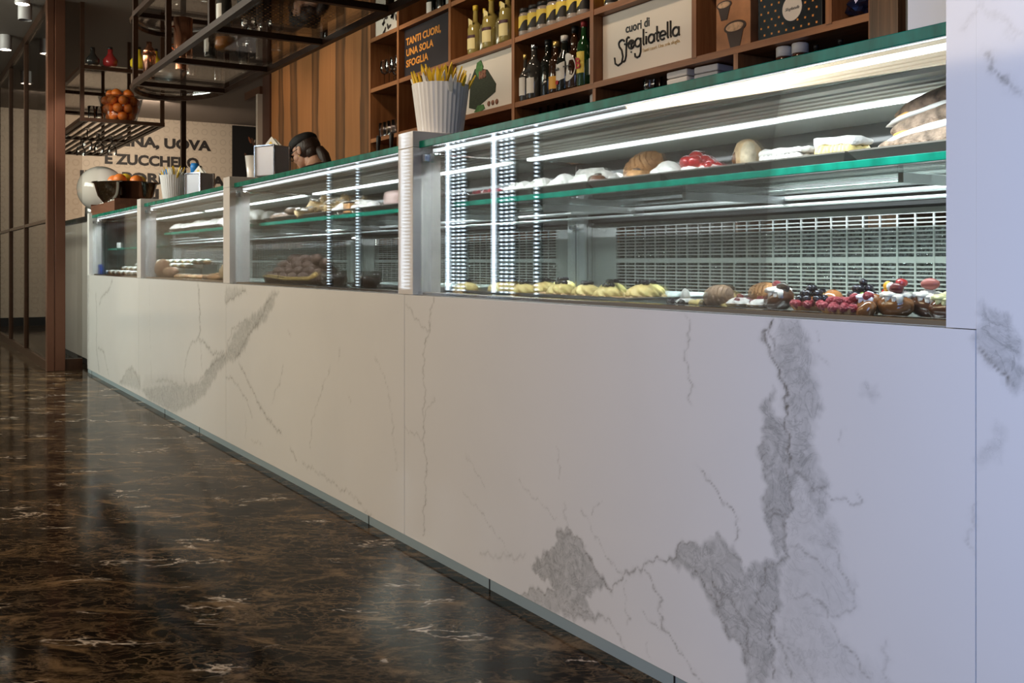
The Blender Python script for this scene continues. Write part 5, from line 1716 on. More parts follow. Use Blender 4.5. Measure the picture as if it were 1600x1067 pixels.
def mk_long(lab, loc, L, r, tilt, rz, seed, m=SUGARB):
    o = pastry('long_filled_pastry', lab, loc, None, rz)
    M = Matrix.Rotation(tilt, 4, 'Y')
    fn = lambda n: 1.0
    g = G(); g.blob((0, 0, 0), 1.0, 4, .10, 16, seed, M=M.to_3x3().to_4x4() @ Matrix.Diagonal((L / 2, r, r * .62, 1))); g.make('dough', m, o, True)
    g = G(); g.blob(M @ Vector((-L * .12, -r * .25, -r * .34)), 1.0, 3, .18, 16, seed + 2, M=M @ Matrix.Diagonal((L * .40, r * .86, r * .26, 1))); g.make('cream_filling', CREAMW, o, True)
    g = G(); g.blob(M @ Vector((-L * .30, -r * .42, -r * .18)), 1.0, 2, .3, 22, seed + 5, M=M @ Matrix.Diagonal((L * .16, r * .40, r * .14, 1))); g.make('custard', mat('orange_custard', (.80, .45, .10), .4), o, True)
    return o
mk_long('bottom one of three stacked long sugared pastries at the marble wall', (-1.135, 1.665, TZ + .030), .26, .05, -.06, .12, 1)
mk_long('middle one of three stacked long sugared pastries, white cream showing', (-1.12, 1.675, TZ + .073), .27, .05, -.17, .12, 2)
mk_long('topmost of three stacked long sugared pastries at the marble wall', (-1.13, 1.68, TZ + .108), .25, .044, -.19, .10, 3, mat('sugared_dark_dough', (.20, .13, .09), .75, bump=.7, bscale=110, var=.7, vscale=45))
for i, x in enumerate((-2.77, -2.70, -2.64)):
    o = pastry('berry_slice', 'flat pinkish slice dotted with pale berries at the left of the near upper shelf', (x, 1.63, TZ), 'flat berry slices on the near upper shelf')
    g = G(); g.box(-.03, .03, -.04, .04, 0, .022, bev=.004); g.make('base', mat('pink_glaze', (.72, .48, .42), .4), o)
    for q in range(4):
        g = G(); g.blob((-.02 + .013 * q, -.02 + .012 * (q % 2), .027), .008, 2, .2, 30, q); g.make('berry', CREAMW if q % 2 else RASP, o, True)

# lower deck of the near case
DZ = .796
tray('long shallow steel tray under the custard zeppole in the near case', -2.80, -1.905, 1.52, 2.0, DZ, .018, STEEL, 'steel trays on the case floors')
tray('long shallow steel tray under the fruit pastries in the near case', -1.90, -0.975, 1.48, 2.0, DZ, .012, STEEL, 'steel trays on the case floors')
LZ = DZ + .0038
def F(x):                        # front-row depth
    return 1.60
def mk_baba(lab, loc, m, s=1.0, tilt=-.9, cream=CREAMW, tops=(), rz=0.0):
    o = pastry('glazed_baba', lab, loc, None, rz)
    M = Matrix.Rotation(tilt + .75, 3, 'Y').to_4x4() @ Matrix.Diagonal((.050 * s, .036 * s, .034 * s, 1))
    g = G(); g.blob((0, 0, .036 * s), 1.0, 4, .07, 16, int(abs(loc[0]) * 100), M=M, fn=lambda n: 1.0 + .10 * max(0, -n.x) - .08 * max(0, n.x)); g.make('dough', m, o, True)
    if cream:
        g = G()
        for i in range(7):
            a_ = i * .9
            g.blob((-.004 * s + .022 * s * math.cos(a_), .018 * s * math.sin(a_), (.060 + .003 * math.sin(i * 1.7)) * s), (.019 * s, .017 * s, .010 * s), 3, .30, 22, i)
        g.blob((-.004 * s, 0, .068 * s), (.020 * s, .018 * s, .012 * s), 3, .3, 22, 9)
        for i in range(3):
            g.blob((-.010 * s + .016 * s * i, -.026 * s, (.052 - .004 * (i % 2)) * s), (.010 * s, .008 * s, .014 * s), 2, .3, 22, i)
        g.make('whipped_cream', cream, o, True)
    for (nm, mm, x, y, z, r) in tops:
        g = G(); g.blob((x * s, y * s, z * s), [q * s for q in r], 3, .10, 20, int(abs(x) * 999)); g.make(nm, mm, o, True)
    return o
def mk_berry_tart(lab, loc, layers, s=1.0):
    o = pastry('berry_tart', lab, loc, None, R.uniform(0, 6))
    g = G(); g.lathe([(.034 * s, 0), (.046 * s, .016), (.042 * s, .016), (.034 * s, .010)], seg=30, rib=.02); g.make('shell', CRUST, o)
    n = 0
    for (m, cnt, rr, z, r, nm) in layers:
        for i in range(cnt):
            a = 2 * PI * i / cnt + n
            g = G(); g.blob((rr * s * math.cos(a), rr * s * math.sin(a), z), (r, r, r * .95), 2, .16, 60, i + n); g.make(nm, m, o, True)
        n += 1
    return o

o = mk_tartlet('little chocolate tartlet with a peak of white cream right of the zeppole', (-1.70, 1.53, LZ), BLACKB, 4, .007, base=CHOC, s=.62, topname='blackberry', cz=.012)
g = G(); swirl(g, .010, .022, 4, 6, .1, z0=.020); g.make('cream_peak', CREAMW, o, True)
nt_ = pastry('cream_ball', 'small pale cream ball in the scatter right of the chocolate tartlet', (-1.665, 1.52, LZ), 'small cream balls in the near case')
g = G(); g.blob((0, 0, .009), .0095, 3, .05, 30, 1); g.make('ball', CREAMY, nt_, True)
for (x, y) in ((-1.645, 1.525), (-1.672, 1.545), (-1.65, 1.55), (-1.632, 1.54)):
    dup(nt_, (x, y, LZ))
bl = pastry('blackberry', 'single blackberry in the scatter around the chocolate tartlet', (-1.728, 1.51, LZ), 'loose blackberries in the near case', 0, 'fruit')
g = G(); g.blob((0, 0, .009), .0092, 3, .15, 60, 1); g.make('flesh', BLACKB, bl, True)
for (x, y) in ((-1.685, 1.505), (-1.628, 1.515), (-1.75, 1.53), (-1.655, 1.565)):
    dup(bl, (x, y, LZ))
mk_sfog('pale ridged shell pastry lying on the floor of the near case', (-1.595, 1.53, LZ), .60, .2, mat('pale_ridged_dough', (.46, .31, .20), .55, var=.3, vscale=40), None, -.15)
mk_tartlet('white cream rosette with raspberries, just right of the pale ridged shell', (-1.520, 1.52, LZ), RASP, 4, .0105, s=.80, topname='raspberry', cz=.018)
mk_sfog('small striped shell pastry behind the raspberry rosette', (-1.530, 1.60, LZ + .004), .62, .1, None, None, -.1)
mk_tartlet('second cream rosette with raspberries, left of the dark chocolate pastry', (-1.468, 1.525, LZ), RASP, 3, .0105, s=.74, topname='raspberry', cz=.017)
mk_baba('dark chocolate pastry with a raspberry and white cream in the near case', (-1.415, 1.525, LZ), GLAZE2, .70, -1.2, CREAMW, (('raspberry', RASP, -.01, .0, .080, (.013, .013, .011)), ('chocolate_curl', CHOC, .02, -.012, .070, (.024, .008, .015))), .1)
for (x, y, lab, m) in ((-1.385, 1.58, 'glossy brown profiterole, left of the pair behind the blackberries', GLAZE), (-1.345, 1.60, 'glossy tan profiterole, right of the pair behind the blackberries', mat('tan_glaze', (.36, .15, .05), .15, coat=.6, var=.3, vscale=14))):
    o = pastry('profiterole', lab, (x, y, LZ))
    g = G(); g.blob((0, 0, .023), (.022, .022, .023), 3, .08, 14, int(-x * 100)); g.make('choux', m, o, True)
    g = G(); g.blob((0, 0, .043), (.010, .010, .004), 2, .2, 20, 4); g.make('glaze_drop', GLAZE, o, True)
mk_berry_tart('tart heaped with blackberries over red raspberries in the near case', (-1.328, 1.52, LZ), ((RASP, 9, .040, .020, .0092, 'raspberry'), (BLACKB, 8, .030, .030, .0082, 'blackberry'), (BLACKB, 5, .018, .040, .0080, 'blackberry'), (BLACKB, 2, .006, .050, .0078, 'blackberry')), .84)
mk_berry_tart('tart of red raspberries with a green kiwi slice in the near case', (-1.248, 1.505, LZ), ((RASP, 10, .040, .019, .0092, 'raspberry'), (RASP, 6, .022, .028, .0095, 'raspberry')), .80)
mk_berry_tart('tart piled with blackberries behind the kiwi tart', (-1.272, 1.60, LZ + .002), ((BLACKB, 9, .038, .022, .0085, 'blackberry'), (BLACKB, 7, .026, .035, .0083, 'blackberry'), (BLACKB, 5, .016, .048, .0082, 'blackberry'), (BLACKB, 2, .006, .060, .0080, 'blackberry')), .84)
o = pastry('kiwi_slice', 'bright green kiwi slice leaning on the raspberry tart', (-1.222, 1.545, LZ + .022), None, .6, 'fruit')
g = G(); g.lathe([(.022, 0), (.023, .004), (.022, .008)], seg=24, M=Matrix.Rotation(1.0, 4, 'Y')); g.make('flesh', KIWI, o, True)
g = G(); g.lathe([(.006, .0085), (.006, .0092)], seg=14, M=Matrix.Rotation(1.0, 4, 'Y')); g.make('core', CREAMW, o, True)
mk_baba('brown pastry with bluish cream and raspberries, left of the tall cream baba', (-1.182, 1.505, LZ), GLAZE, .60, -1.5, mat('bluish_cream', (.60, .65, .74), .4), (('raspberry', RASP, -.045, -.012, .060, (.016, .016, .014)), ('raspberry', RASP, .012, -.022, .066, (.017, .016, .014)), ('raspberry', RASP, -.064, .01, .048, (.016, .016, .014))))
o = pastry('strawberry', 'halved strawberry with green leaf standing among the cream', (-1.175, 1.555, LZ + .028), None, .2, 'fruit')
g = G(); g.lathe([(.004, -.002), (.015, .009), (.0165, .020), (.009, .028)], seg=24); g.make('flesh', STRAW, o, True)
g = G()
for i in range(5):
    a = 2 * PI * i / 5
    g.blob((.007 * math.cos(a), .007 * math.sin(a), .027), (.006, .006, .003), 1, .2, 20, i)
g.blob((-.002, -.0135, .015), (.006, .005, .013), 2, .1, 20, 3)
g.make('leaf', LEAF, o, True)
mk_baba('glossy brown baba topped with cream, candied orange and red cherry', (-1.128, 1.51, LZ), GLAZE, .68, -.75, CREAMG, (('candied_orange', ORNG, -.030, .004, .084, (.011, .011, .015)), ('white_sugar', CREAMW, -.016, -.004, .084, (.011, .011, .012)), ('red_cherry', CHERRY, .006, .010, .094, (.016, .016, .012)), ('strawberry_half', mat('dark_strawberry', (.12, .02, .02), .3), .004, -.010, .080, (.020, .013, .015))), .1)
mk_baba('dark glazed baba with cream and a fig slice, second from the marble wall', (-1.088, 1.545, LZ), GLAZE2, .68, -.6, CREAMG, (('fig_slice', FIG, .004, -.006, .092, (.026, .012, .015)),), .15)
mk_baba('glazed baba with greenish custard, nearest the marble wall', (-1.035, 1.52, LZ), GLAZE2, .64, -.9, mat('pistachio_cream', (.55, .54, .28), .4), (('custard_drop', CREAMY, .010, .0, .072, (.022, .016, .010)),), 0)
mk_baba('brown glazed pastry lying low in front of the strawberry', (-1.165, 1.475, LZ), GLAZE, .42, -1.6, None, (), .2)
mk_berry_tart('low tart of red raspberries in front of the tall cream baba', (-1.215, 1.475, LZ), ((RASP, 8, .038, .017, .0085, 'raspberry'),), .55)
for (x, y) in ((-1.47, 1.70), (-1.36, 1.72), (-1.60, 1.70), (-1.72, 1.68)):
    dup(zp, (x, y, LZ), R.uniform(0, 6), 'yellow custard zeppola far back behind the small fruit pastries', 'custard zeppole far back in the near case', .85)

# third case: upper shelf and floor
U3 = UZ
for i, (a, b) in enumerate(((-4.79, -4.40), (-4.395, -4.0), (-3.995, -3.60), (-3.595, -3.20), (-3.195, -2.94))):
    tray(['dark tray under the sugared biscuits of the third case', 'dark tray under the fried ribbons of the third case', 'dark tray under the white cream cones of the third case', 'dark tray under the pink cakes of the third case', 'dark tray under the blackberry tartlets of the third case'][i], a + .003, b - .003, 1.57, 1.80, U3)
bs = pastry('sugared_biscuit', 'sugar dusted brown biscuit in the heap at the left of the third upper shelf', (-4.70, 1.62, TZ), 'sugared biscuits on the third upper shelf')
g = G(); g.blob((0, 0, .018), (.05, .026, .018), 3, .2, 14, 2); g.make('dough', SUGARB, bs, True)
g = G(); g.blob((0, 0, .026), (.04, .02, .012), 2, .3, 20, 6); g.make('sugar', SUGAR, bs, True)
for k in range(13):
    dup(bs, (-4.73 + .033 * k + R.uniform(-.01, .01), R.choice((1.61, 1.66, 1.72)), TZ + .024 * (k % 2)), R.uniform(0, 3), None, None, R.uniform(.85, 1.1))
def mk_ribbon():
    o = pastry('fried_ribbon', 'crisp sugared fried dough ribbon in the heap on the third upper shelf', (-4.2, 1.64, TZ), 'fried ribbons on the third upper shelf')
    g = G()
    n = 14
    prev = None
    for i in range(n + 1):
        t = i / n
        c = Vector((-.06 + .12 * t, .012 * math.sin(7 * t), .022 + .014 * math.sin(9 * t)))
        a = 2.6 * t
        d = Vector((0, math.cos(a), math.sin(a))) * .020
        nrm = Vector((0, -math.sin(a), math.cos(a))) * .0015
        cur = [g.bm.verts.new(c + d + nrm), g.bm.verts.new(c - d + nrm), g.bm.verts.new(c - d - nrm), g.bm.verts.new(c + d - nrm)]
        if prev:
            for q in range(4):
                g.bm.faces.new((prev[q], prev[(q + 1) % 4], cur[(q + 1) % 4], cur[q]))
        else:
            g.bm.faces.new(cur)
        prev = cur
    g.bm.faces.new(list(reversed(prev)))
    g.make('dough', mat('fried_dough', (.70, .50, .26), .6, var=.35, vscale=30), o, True)
    g = G(); 
    for i in range(6):
        g.blob((-.04 + .016 * i, .006 * math.sin(i * 2.1), .040 + .008 * math.sin(i * 1.6)), (.012, .012, .005), 2, .3, 30, i)
    g.make('sugar', SUGAR, o, True)
    return o
rb = mk_ribbon()
for k in range(20):
    o = dup(rb, (-4.42 + .028 * k + R.uniform(-.02, .02), R.uniform(1.60, 1.72), TZ + R.uniform(.0, .05) * (1 - abs(k - 12) / 14)), R.uniform(0, 6))
    o.rotation_euler = (R.uniform(-.5, .5), R.uniform(-.4, .4), o.rotation_euler[2])
rb.location = (-4.10, 1.62, TZ + .01)
cc = mk_puff('white cream cone in the row of the third upper shelf', (-3.92, 1.62, TZ), 1.0, 'white cream cones on the third upper shelf')
for k in range(9):
    dup(cc, (-3.87 + .055 * (k % 6), 1.62 + .07 * (k // 6), TZ), R.uniform(0, 6), None, None, R.uniform(.85, 1.2))
o = pastry('nut_bar', 'small brown nut bar between the white cream cones', (-3.76, 1.585, TZ + .001))
g = G(); g.box(-.035, .035, -.012, .012, 0, .04, bev=.004); g.make('bar', CRUST, o); g = G(); g.box(-.034, .034, -.011, .011, .0402, .046, bev=.002); g.make('glaze', CHOC, o)
for x, lab in ((-3.46, 'rounded pale pink cake, left one on the third upper shelf'), (-3.33, 'rounded pale pink cake, right one beside the pillar')):
    o = pastry('pink_cake', lab, (x, 1.66, TZ), None, 0, 'cake')
    g = G(); g.box(-.06, .06, -.045, .045, .012, .078, bev=.024); g.make('icing', mat('pink_icing', (.78, .58, .54), .35), o, True)
    g = G(); g.box(-.065, .065, -.05, .05, 0, .0115); g.make('base', PINKB, o)
bt_ = mk_berry_tart('small tart of black berries on the third upper shelf, right end', (-3.13, 1.64, TZ), ((BLACKB, 8, .032, .022, .010, 'blackberry'), (BLACKB, 5, .018, .036, .010, 'blackberry'), (BLACKB, 1, 0, .048, .010, 'blackberry')))
bt_['group'] = 'black berry tarts on the third upper shelf'
dup(bt_, (-3.03, 1.62, TZ), 1); dup(bt_, (-3.08, 1.73, TZ), 2)
# mound of dark balls
mt = thing('oval_platter', 'dark oval platter under the mound of dark balls in the third case', 'platter', (-4.36, 1.62, DZ))
g = G(); g.lathe([(.9, 0), (1.0, .012), (.97, .012), (.88, .004)], seg=40, M=Matrix.Diagonal((.39, .15, 1, 1))); g.make('dish', BLACK, mt, True)
tf = pastry('chocolate_ball', 'cocoa dusted dark ball in the mound on the black platter', (-4.36, 1.62, DZ + .1), 'mound of dark balls in the third case')
g = G(); g.blob((0, 0, 0), .027, 3, .09, 22, 3); g.make('ball', COCOA, tf, True)
cnt = 0
for lay in range(4):
    aa, bb_ = .33 - .075 * lay, .115 - .026 * lay
    n = (22, 18, 13, 7)[lay]
    for i in range(n):
        a = 2 * PI * i / n + lay * .4
        k = 1.0
        p = (-4.36 + aa * k * math.cos(a), 1.62 + bb_ * k * math.sin(a), DZ + .031 + .026 * lay * (1.0 + .12 * math.sin(5 * a)))
        if cnt == 0:
            tf.location = p
        else:
            dup(tf, p, R.uniform(0, 6), None, None, R.uniform(.9, 1.15))
        cnt += 1
for i in range(9):
    dup(tf, (-4.62 + .065 * i, 1.62 + R.uniform(-.02, .02), DZ + .085 + .03 * math.sin(i * 1.1) ** 2), R.uniform(0, 6))
tg = thing('serving_tongs', 'gold coloured tongs lying in front of the dark balls', 'tongs', (-4.10, 1.475, DZ + .03), .05)
g = G(); g.tube([(-.35, 0, .012), (-.1, -.004, .0), (.15, 0, .004), (.22, 0, .02)], [.004, .005, .006, .009], 8); g.make('arm', GOLD, tg, True)
g = G(); g.tube([(-.35, .022, .016), (-.1, .018, .006), (.15, .008, .010), (.215, .008, .028)], [.004, .005, .006, .009], 8); g.make('arm', GOLD, tg, True)
def mk_bowl(lab, x, y, m):
    o = thing('glass_bowl', lab, 'bowl', (x, y, DZ + .0005))
    g = G(); g.lathe([(.034, 0), (.050, .02), (.055, .07), (.053, .07), (.047, .02), (.03, .004)], seg=28, cap=False); g.lathe([(.034, 0), (.03, .0035)], seg=28); g.make('wall', GLASSW, o, True)
    g = G(); g.lathe([(.030, .006), (.046, .021), (.049, .044), (.03, .050), (.01, .053)], seg=28); g.make('contents', m, o, True)
mk_bowl('clear bowl of dark chocolate pieces, left of the two bowls', -3.86, 1.56, mat('dark_pieces', (.03, .022, .018), .5, bump=1, bscale=120, var=.6, vscale=70))
mk_bowl('clear bowl of dark sauce, right of the two bowls', -3.52, 1.56, CHOC)
tray('steel tray behind the glass bowls of the third case', -3.95, -3.0, 1.66, 2.0, DZ, .018, STEEL, 'steel trays on the case floors')

# second case
for i in range(5):
    a = -6.765 + .372 * i
    tray(['first', 'second', 'third', 'fourth', 'fifth'][i] + ' dark tray from the left under the white meringues of the second case', a + .003, a + .368, 1.57, 1.80, UZ)
mg = mk_puff('white meringue in the long row on the second upper shelf', (-6.70, 1.62, TZ), 1.15, 'white meringues on the second upper shelf')
for k in range(30):
    x = -6.66 + .058 * k
    if any(abs(x - (-6.765 + .372 * i)) < .045 for i in range(6)):
        x += .05
    dup(mg, (x, 1.625 + .04 * (k % 2), TZ), R.uniform(0, 6), None, None, R.uniform(.95, 1.45) if k > 18 else R.uniform(.8, 1.1))
def loaf(lab, loc, r, m=CRUST, rz=0):
    o = pastry('bread_roll', lab, loc, None, rz, 'bread')
    g = G(); g.blob((0, 0, r[2] * .93), r, 3, .12, 12, int(abs(loc[0]) * 10)); g.make('crust', m, o, True)
    g = G(); g.blob((0, -r[1] * .45, r[2] * 1.45), (r[0] * .5, r[1] * .35, r[2] * .35), 2, .3, 20, 4); g.make('score', CRUSTP, o, True)
loaf('tall brown roll against the left pillar of the second case', (-6.70, 1.53, DZ), (.05, .05, .065), mat('brown_roll', (.30, .16, .09), .6, bump=.3, bscale=60, var=.3, vscale=12))
loaf('rounded brown roll next to the tall one in the second case', (-6.57, 1.55, DZ), (.07, .05, .04), MATS['brown_roll'])
loaf('big split bread with pale crumb at the right of the second case', (-5.22, 1.55, DZ), (.13, .07, .055), CRUSTP)
loaf('flat brown bread in front of the big split bread', (-5.42, 1.52, DZ), (.10, .045, .025), CRUST)
loaf('small flat dark bread in the middle of the second case', (-5.72, 1.57, DZ), (.09, .05, .020), GLAZE)
for k, x in enumerate((-6.40, -6.28, -6.15, -6.02, -5.90)):
    o = pastry('small_pastry', 'small pale pastry on the floor of the second case, in the low row', (x, 1.56, DZ), 'small pastries in the second case')
    g = G(); g.blob((0, 0, .016), (.04, .028, .017), 3, .2, 18, k); g.make('dough', CRUSTP if k % 2 else CRUST, o, True)
    g = G(); g.blob((0, 0, .030), (.018, .014, .006), 2, .3, 20, k); g.make('icing', SUGAR, o, True)

# farthest case: stepped rows of small pastries
st = thing('stepped_stand', 'stepped steel stand carrying rows of small pastries in the farthest case', 'stand', (0, 0, DZ))
for j in range(4):
    g = G(); g.box(-8.65, -6.93, 1.50 + .115 * j, 1.60 + .115 * j, .0, .004 + .028 * j); g.make('step', STEEL, st)
c1 = pastry('chocolate_cannolo', 'dark striped little roll in the rows of the farthest case', (-8.6, 1.55, DZ + .006), 'small rolls in the farthest case', .5)
g = G(); g.blob((0, 0, .018), (.042, .018, .018), 2, .1, 20, 1); g.make('shell', CHOC, c1, True)
g = G(); g.blob((-.03, 0, .022), (.02, .015, .015), 2, .2, 20, 2); g.make('cream', CREAMW, c1, True)
c2 = pastry('cream_cannolo', 'white and brown little roll in the rows of the farthest case', (-8.5, 1.55, DZ + .006), 'pale rolls in the farthest case', .5)
g = G(); g.blob((0, 0, .018), (.042, .018, .018), 2, .1, 20, 1); g.make('shell', CRUST, c2, True)
g = G(); g.blob((0, 0, .030), (.034, .014, .010), 2, .2, 20, 2); g.make('icing', CREAMW, c2, True)
first = {0: c1, 1: c2}
for j in range(4):
    for i in range(17):
        q = (i + j) % 2 if R.random() < .8 else 1
        p = (-8.60 + .10 * i, 1.55 + .115 * j, DZ + .0045 + .028 * j)
        if q in first:
            first[q].location = p
            del first[q]
        else:
            dup(c1 if q == 0 else c2, p, .6 + R.uniform(-.2, .2))
o = thing('blue_packet', 'bright blue packet at the left end of the farthest case', 'packet', (-8.62, 1.475, DZ), 0)
g = G(); g.box(-.04, .04, -.012, .012, 0, .09, bev=.01); g.make('wrapper', mat('bright_blue', (.02, .09, .50), .35), o)
ms1 = thing('glass_shelf', 'dark edged glass shelf in the farthest case', 'shelf', (-7.79, 1.75, 1.0))
g = G(); g.box(-.905, .905, -.20, .25, 0, .012); g.make('pane', GLASS2, ms1)
g = G(); g.box(-.905, .905, -.207, -.2005, -.001, .013); g.make('edge', GREEN, ms1)
for x, lab in ((-8.35, 'white price card on the shelf of the farthest case, left one'), (-7.25, 'white price card on the shelf of the farthest case, right one')):
    o = thing('price_card', lab, 'card', (x, 1.57, 1.0125), 0)
    g = G(); g.prism([(-.075, 0), (.075, 0), (.075, .045), (-.075, .045)], -.002, 0); g.prism([(-.075, 0), (.075, 0), (.075, .004), (-.075, .004)], 0, .03)
    g.make('card', WHITE, o)

# ------------------------------------------------------------------ the woman behind the counter
pw = thing('person', 'woman in black cap, glasses and dark brown uniform, ponytail, looking down behind the counter', 'person', (-6.44, 2.45, 0), math.atan2(-.50, -.87))
SKIN = mat('skin', (.50, .27, .18), .5, sss=.15)
HAIR = mat('dark_brown_hair', (.030, .014, .009), .45, bump=.5, bscale=40, coordscale=(4, 4, .6))
CLOTH = mat('dark_brown_uniform', (.045, .026, .020), .8, bump=.3, bscale=300)
CAPM = mat('black_cap_cloth', (.012, .010, .010), .75, bump=.3, bscale=300)
def skin_mesh(name, joints, edges, rad, root=0, sub=2):
    me = bpy.data.meshes.new(name)
    me.from_pydata(joints, edges, [])
    o = bpy.data.objects.new(name, me)
    COL.objects.link(o)
    md = o.modifiers.new('skin', 'SKIN')
    md.use_smooth_shade = True
    for i, v in enumerate(me.skin_vertices[0].data):
        r = rad[i]
        v.radius = r if isinstance(r, tuple) else (r, r)
        v.use_root = (i == root)
    s = o.modifiers.new('sub', 'SUBSURF')
    s.levels = s.render_levels = sub
    dg = bpy.context.evaluated_depsgraph_get()
    m2 = bpy.data.meshes.new_from_object(o.evaluated_get(dg))
    bpy.data.objects.remove(o)
    return m2
# x forward, y left, z up, metres
J = [(-.10, 0, 1.02), (-.12, 0, 1.20), (-.10, 0, 1.38), (-.07, 0, 1.50), (-.035, 0, 1.58), (.0, 0, 1.63)]
E_ = [(0, 1), (1, 2), (2, 3), (3, 4), (4, 5)]
RD = [(.15, .10), (.125, .09), (.15, .10), (.10, .075), .052, .05]
def limb(pts, rads, frm):
    k = frm
    for p, r in zip(pts, rads):
        J.append(p); RD.append(r); E_.append((k, len(J) - 1)); k = len(J) - 1
    return k
for s in (1, -1):
    h = limb([(-.08, s * .17, 1.475), (-.03, s * .225, 1.22), (.17, s * .16, 1.13), (.23, s * .135, 1.12), (.275, s * .125, 1.115)], [.056, .043, .030, .024, .028], 3)
    for q in range(4):
        yy = s * (.125 + .022 * (1.5 - q))
        L_ = (.062, .072, .068, .052)[q]
        limb([(.30, yy, 1.115), (.30 + L_ * .6, yy, 1.105), (.30 + L_, yy * .99, 1.080)], [.0095, .009, .0075], h)
    limb([(.275, s * .085, 1.112), (.305, s * .068, 1.100), (.325, s * .066, 1.085)], [.011, .0095, .008], h)
    limb([(-.10, s * .10, .93), (-.08, s * .105, .50), (-.12, s * .105, .09), (-.02, s * .115, .035), (.04, s * .12, .03)], [.088, .057, .040, .036, .028], 0)
body = skin_mesh('body', J, E_, RD, 0, 2)
bmh = bmesh.new()
bmh.from_mesh(body)
gh = G(); gh.bm.free(); gh.bm = bmh
HC = Vector((.062, 0, 1.655))
HM = Matrix.Translation(HC) @ Matrix.Rotation(.42, 4, 'Y')
def hb(c, r, sub=3, **k):
    gh.blob(HM @ Vector(c) , 1.0, sub, M=HM.to_3x3().to_4x4() @ Matrix.Diagonal((*r, 1)), **k)
hb((-.012, 0, .022), (.098, .077, .090), 4)
hb((.028, 0, -.040), (.062, .058, .068), 3)
hb((.060, 0, -.082), (.026, .030, .024))
hb((.092, 0, -.018), (.022, .013, .030))
hb((.100, 0, -.030), (.014, .014, .011))
hb((.078, 0, -.058), (.016, .024, .007)); hb((.077, 0, -.068), (.016, .021, .007))
for s in (1, -1):
    hb((.045, s * .040, -.030), (.034, .025, .030))
    hb((.074, s * .030, .008), (.016, .022, .008))
    hb((-.008, s * .077, -.008), (.018, .009, .031)); hb((-.016, s * .080, .004), (.016, .007, .020))
hb((-.018, 0, -.075), (.045, .045, .07))
mb = bpy.data.meshes.new('body')
bmh.to_mesh(mb); bmh.free()
bo = bpy.data.objects.new('body', mb)
COL.objects.link(bo)
rm = bo.modifiers.new('r', 'REMESH'); rm.mode = 'VOXEL'; rm.voxel_size = .0045; rm.use_smooth_shade = True
sm = bo.modifiers.new('s', 'SMOOTH'); sm.iterations = 4; sm.factor = .5
dg = bpy.context.evaluated_depsgraph_get()
mb2 = bpy.data.meshes.new_from_object(bo.evaluated_get(dg))
bpy.data.objects.remove(bo)
mb2.materials.clear(); mb2.materials.append(SKIN)
for p in mb2.polygons:
    p.use_smooth = True
bo = bpy.data.objects.new('body', mb2); COL.objects.link(bo); bo.parent = pw
# uniform: a larger skin over torso, arms to the wrist, legs
keep = list(range(0, 4))
J2 = [(-.10, 0, 1.0), (-.12, 0, 1.20), (-.10, 0, 1.38), (-.075, 0, 1.505), (-.055, 0, 1.555)]
E2 = [(0, 1), (1, 2), (2, 3), (3, 4)]
R2 = [(.165, .115), (.142, .105), (.165, .115), (.112, .088), (.064, .060)]
def limb2(pts, rads, frm):
    k = frm
    for p, r in zip(pts, rads):
        J2.append(p); R2.append(r); E2.append((k, len(J2) - 1)); k = len(J2) - 1
for s in (1, -1):
    limb2([(-.08, s * .175, 1.48), (-.03, s * .23, 1.22), (.16, s * .162, 1.132)], [.070, .056, .042], 3)
    limb2([(-.10, s * .10, .90), (-.085, s * .105, .50), (-.12, s * .105, .10)], [.105, .072, .060], 0)
um = skin_mesh('uniform', J2, E2, R2, 0, 2)
um.materials.clear(); um.materials.append(CLOTH)
uo = bpy.data.objects.new('uniform', um); COL.objects.link(uo); uo.parent = pw
HR = HM.to_3x3().to_4x4()
g = G()
g.blob(HM @ Vector((-.028, 0, .018)), 1.0, 4, .03, 30, 3, M=HR @ Matrix.Diagonal((.094, .083, .092, 1)))
g.blob(HM @ Vector((-.062, 0, -.035)), 1.0, 3, .05, 30, 5, M=HR @ Matrix.Diagonal((.055, .066, .055, 1)))
for v in g.bm.verts:
    l = HM.inverted() @ v.co
    if l.x > .035 and l.z < .04:
        v.co = HM @ Vector((.030, l.y * .95, l.z))
g.make('hair', HAIR, pw, True)
g = G()
b0 = HM @ Vector((-.085, 0, -.030))
pts = [b0, b0 + Vector((-.035, 0, -.005)), b0 + Vector((-.062, -.004, -.04)), b0 + Vector((-.078, -.010, -.09)), b0 + Vector((-.082, -.014, -.14)), b0 + Vector((-.075, -.016, -.18))]
g.tube(pts, [.022, .034, .040, .040, .032, .008], 18)
g.make('ponytail', HAIR, pw, True)
g = G()
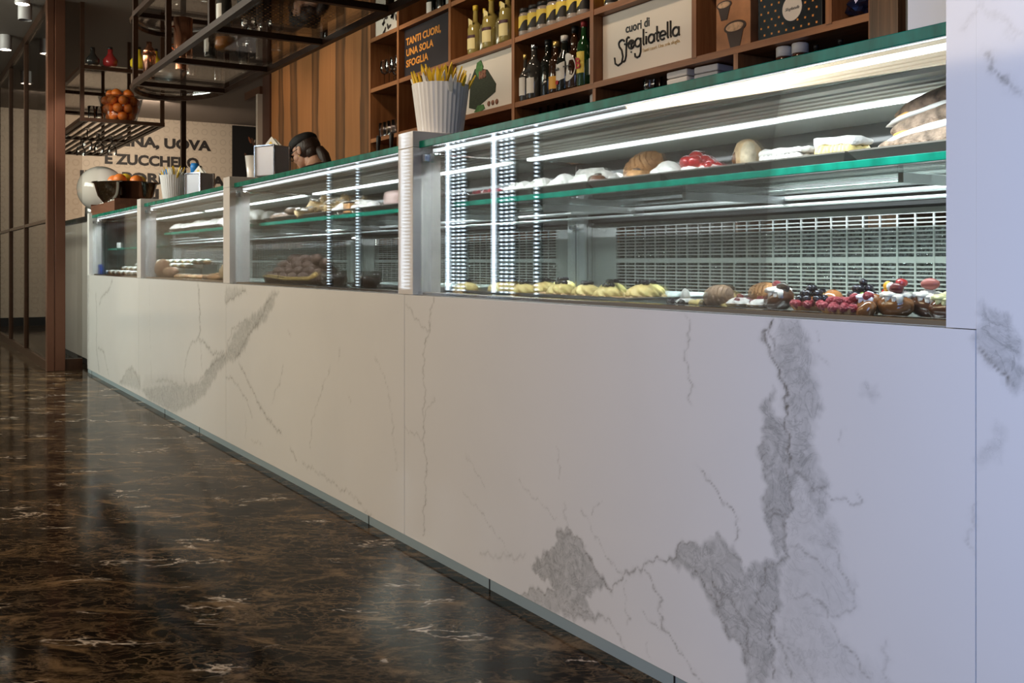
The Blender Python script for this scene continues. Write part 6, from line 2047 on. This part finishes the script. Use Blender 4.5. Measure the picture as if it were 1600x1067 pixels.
g.blob(HM @ Vector((-.010, 0, .060)), 1.0, 4, .04, 20, 7, M=HR @ Matrix.Diagonal((.108, .092, .060, 1)))
for v in g.bm.verts:
    l = HM.inverted() @ v.co
    if l.z < .035:
        l.z = .035
        v.co = HM @ l
g.make('cap', CAPM, pw, True)
g = G()
n = 14
a_ = []
for zoff in (.036, .044):
    row_in = [g.bm.verts.new(HM @ Vector((.082 * math.cos(t), .080 * math.sin(t), zoff))) for t in [(-.9 + 1.8 * i / n) for i in range(n + 1)]]
    row_out = [g.bm.verts.new(HM @ Vector((.082 * math.cos(t) + .048 * math.cos(t * 1.3), .078 * math.sin(t), zoff - .018))) for t in [(-.9 + 1.8 * i / n) for i in range(n + 1)]]
    a_.append((row_in, row_out))
for (ri, ro) in a_:
    for i in range(n):
        g.bm.faces.new((ri[i], ro[i], ro[i + 1], ri[i + 1]))
for i in range(n):
    g.bm.faces.new((a_[0][1][i], a_[1][1][i], a_[1][1][i + 1], a_[0][1][i + 1]))
vz = g.make('cap_visor', CAPM, pw, True)
g = G()
for s in (1, -1):
    c = HM @ Vector((.108, s * .034, -.004))
    ring = []
    for i in range(20):
        t = 2 * PI * i / 20
        ring.append(HM @ Vector((.106 - .02 * abs(math.sin(t)) * 0, s * .034 + .024 * math.cos(t), -.006 + .019 * math.sin(t))))
    g.tube(ring, .0028, 6, closed=True)
    g.tube([HM @ Vector((.104, s * .058, .002)), HM @ Vector((.06, s * .082, .004)), HM @ Vector((-.010, s * .084, .004))], .0025, 6)
g.tube([HM @ Vector((.106, .010, -.002)), HM @ Vector((.106, -.010, -.002))], .0025, 6)
g.make('glasses', BLACK, pw, True)
for s in (1, -1):
    g = G(); g.blob(HM @ Vector((-.004, s * .086, -.046)), .0055, 2); g.make('earring', GOLD, pw, True)
g = G()
g.tube([(-.052 + .062 * math.cos(t), .060 * math.sin(t), 1.560 + .014 * math.cos(t + PI)) for t in [2 * PI * i / 20 for i in range(20)]], .007, 8, closed=True)
g.make('collar_trim', CREAMW, pw, True)
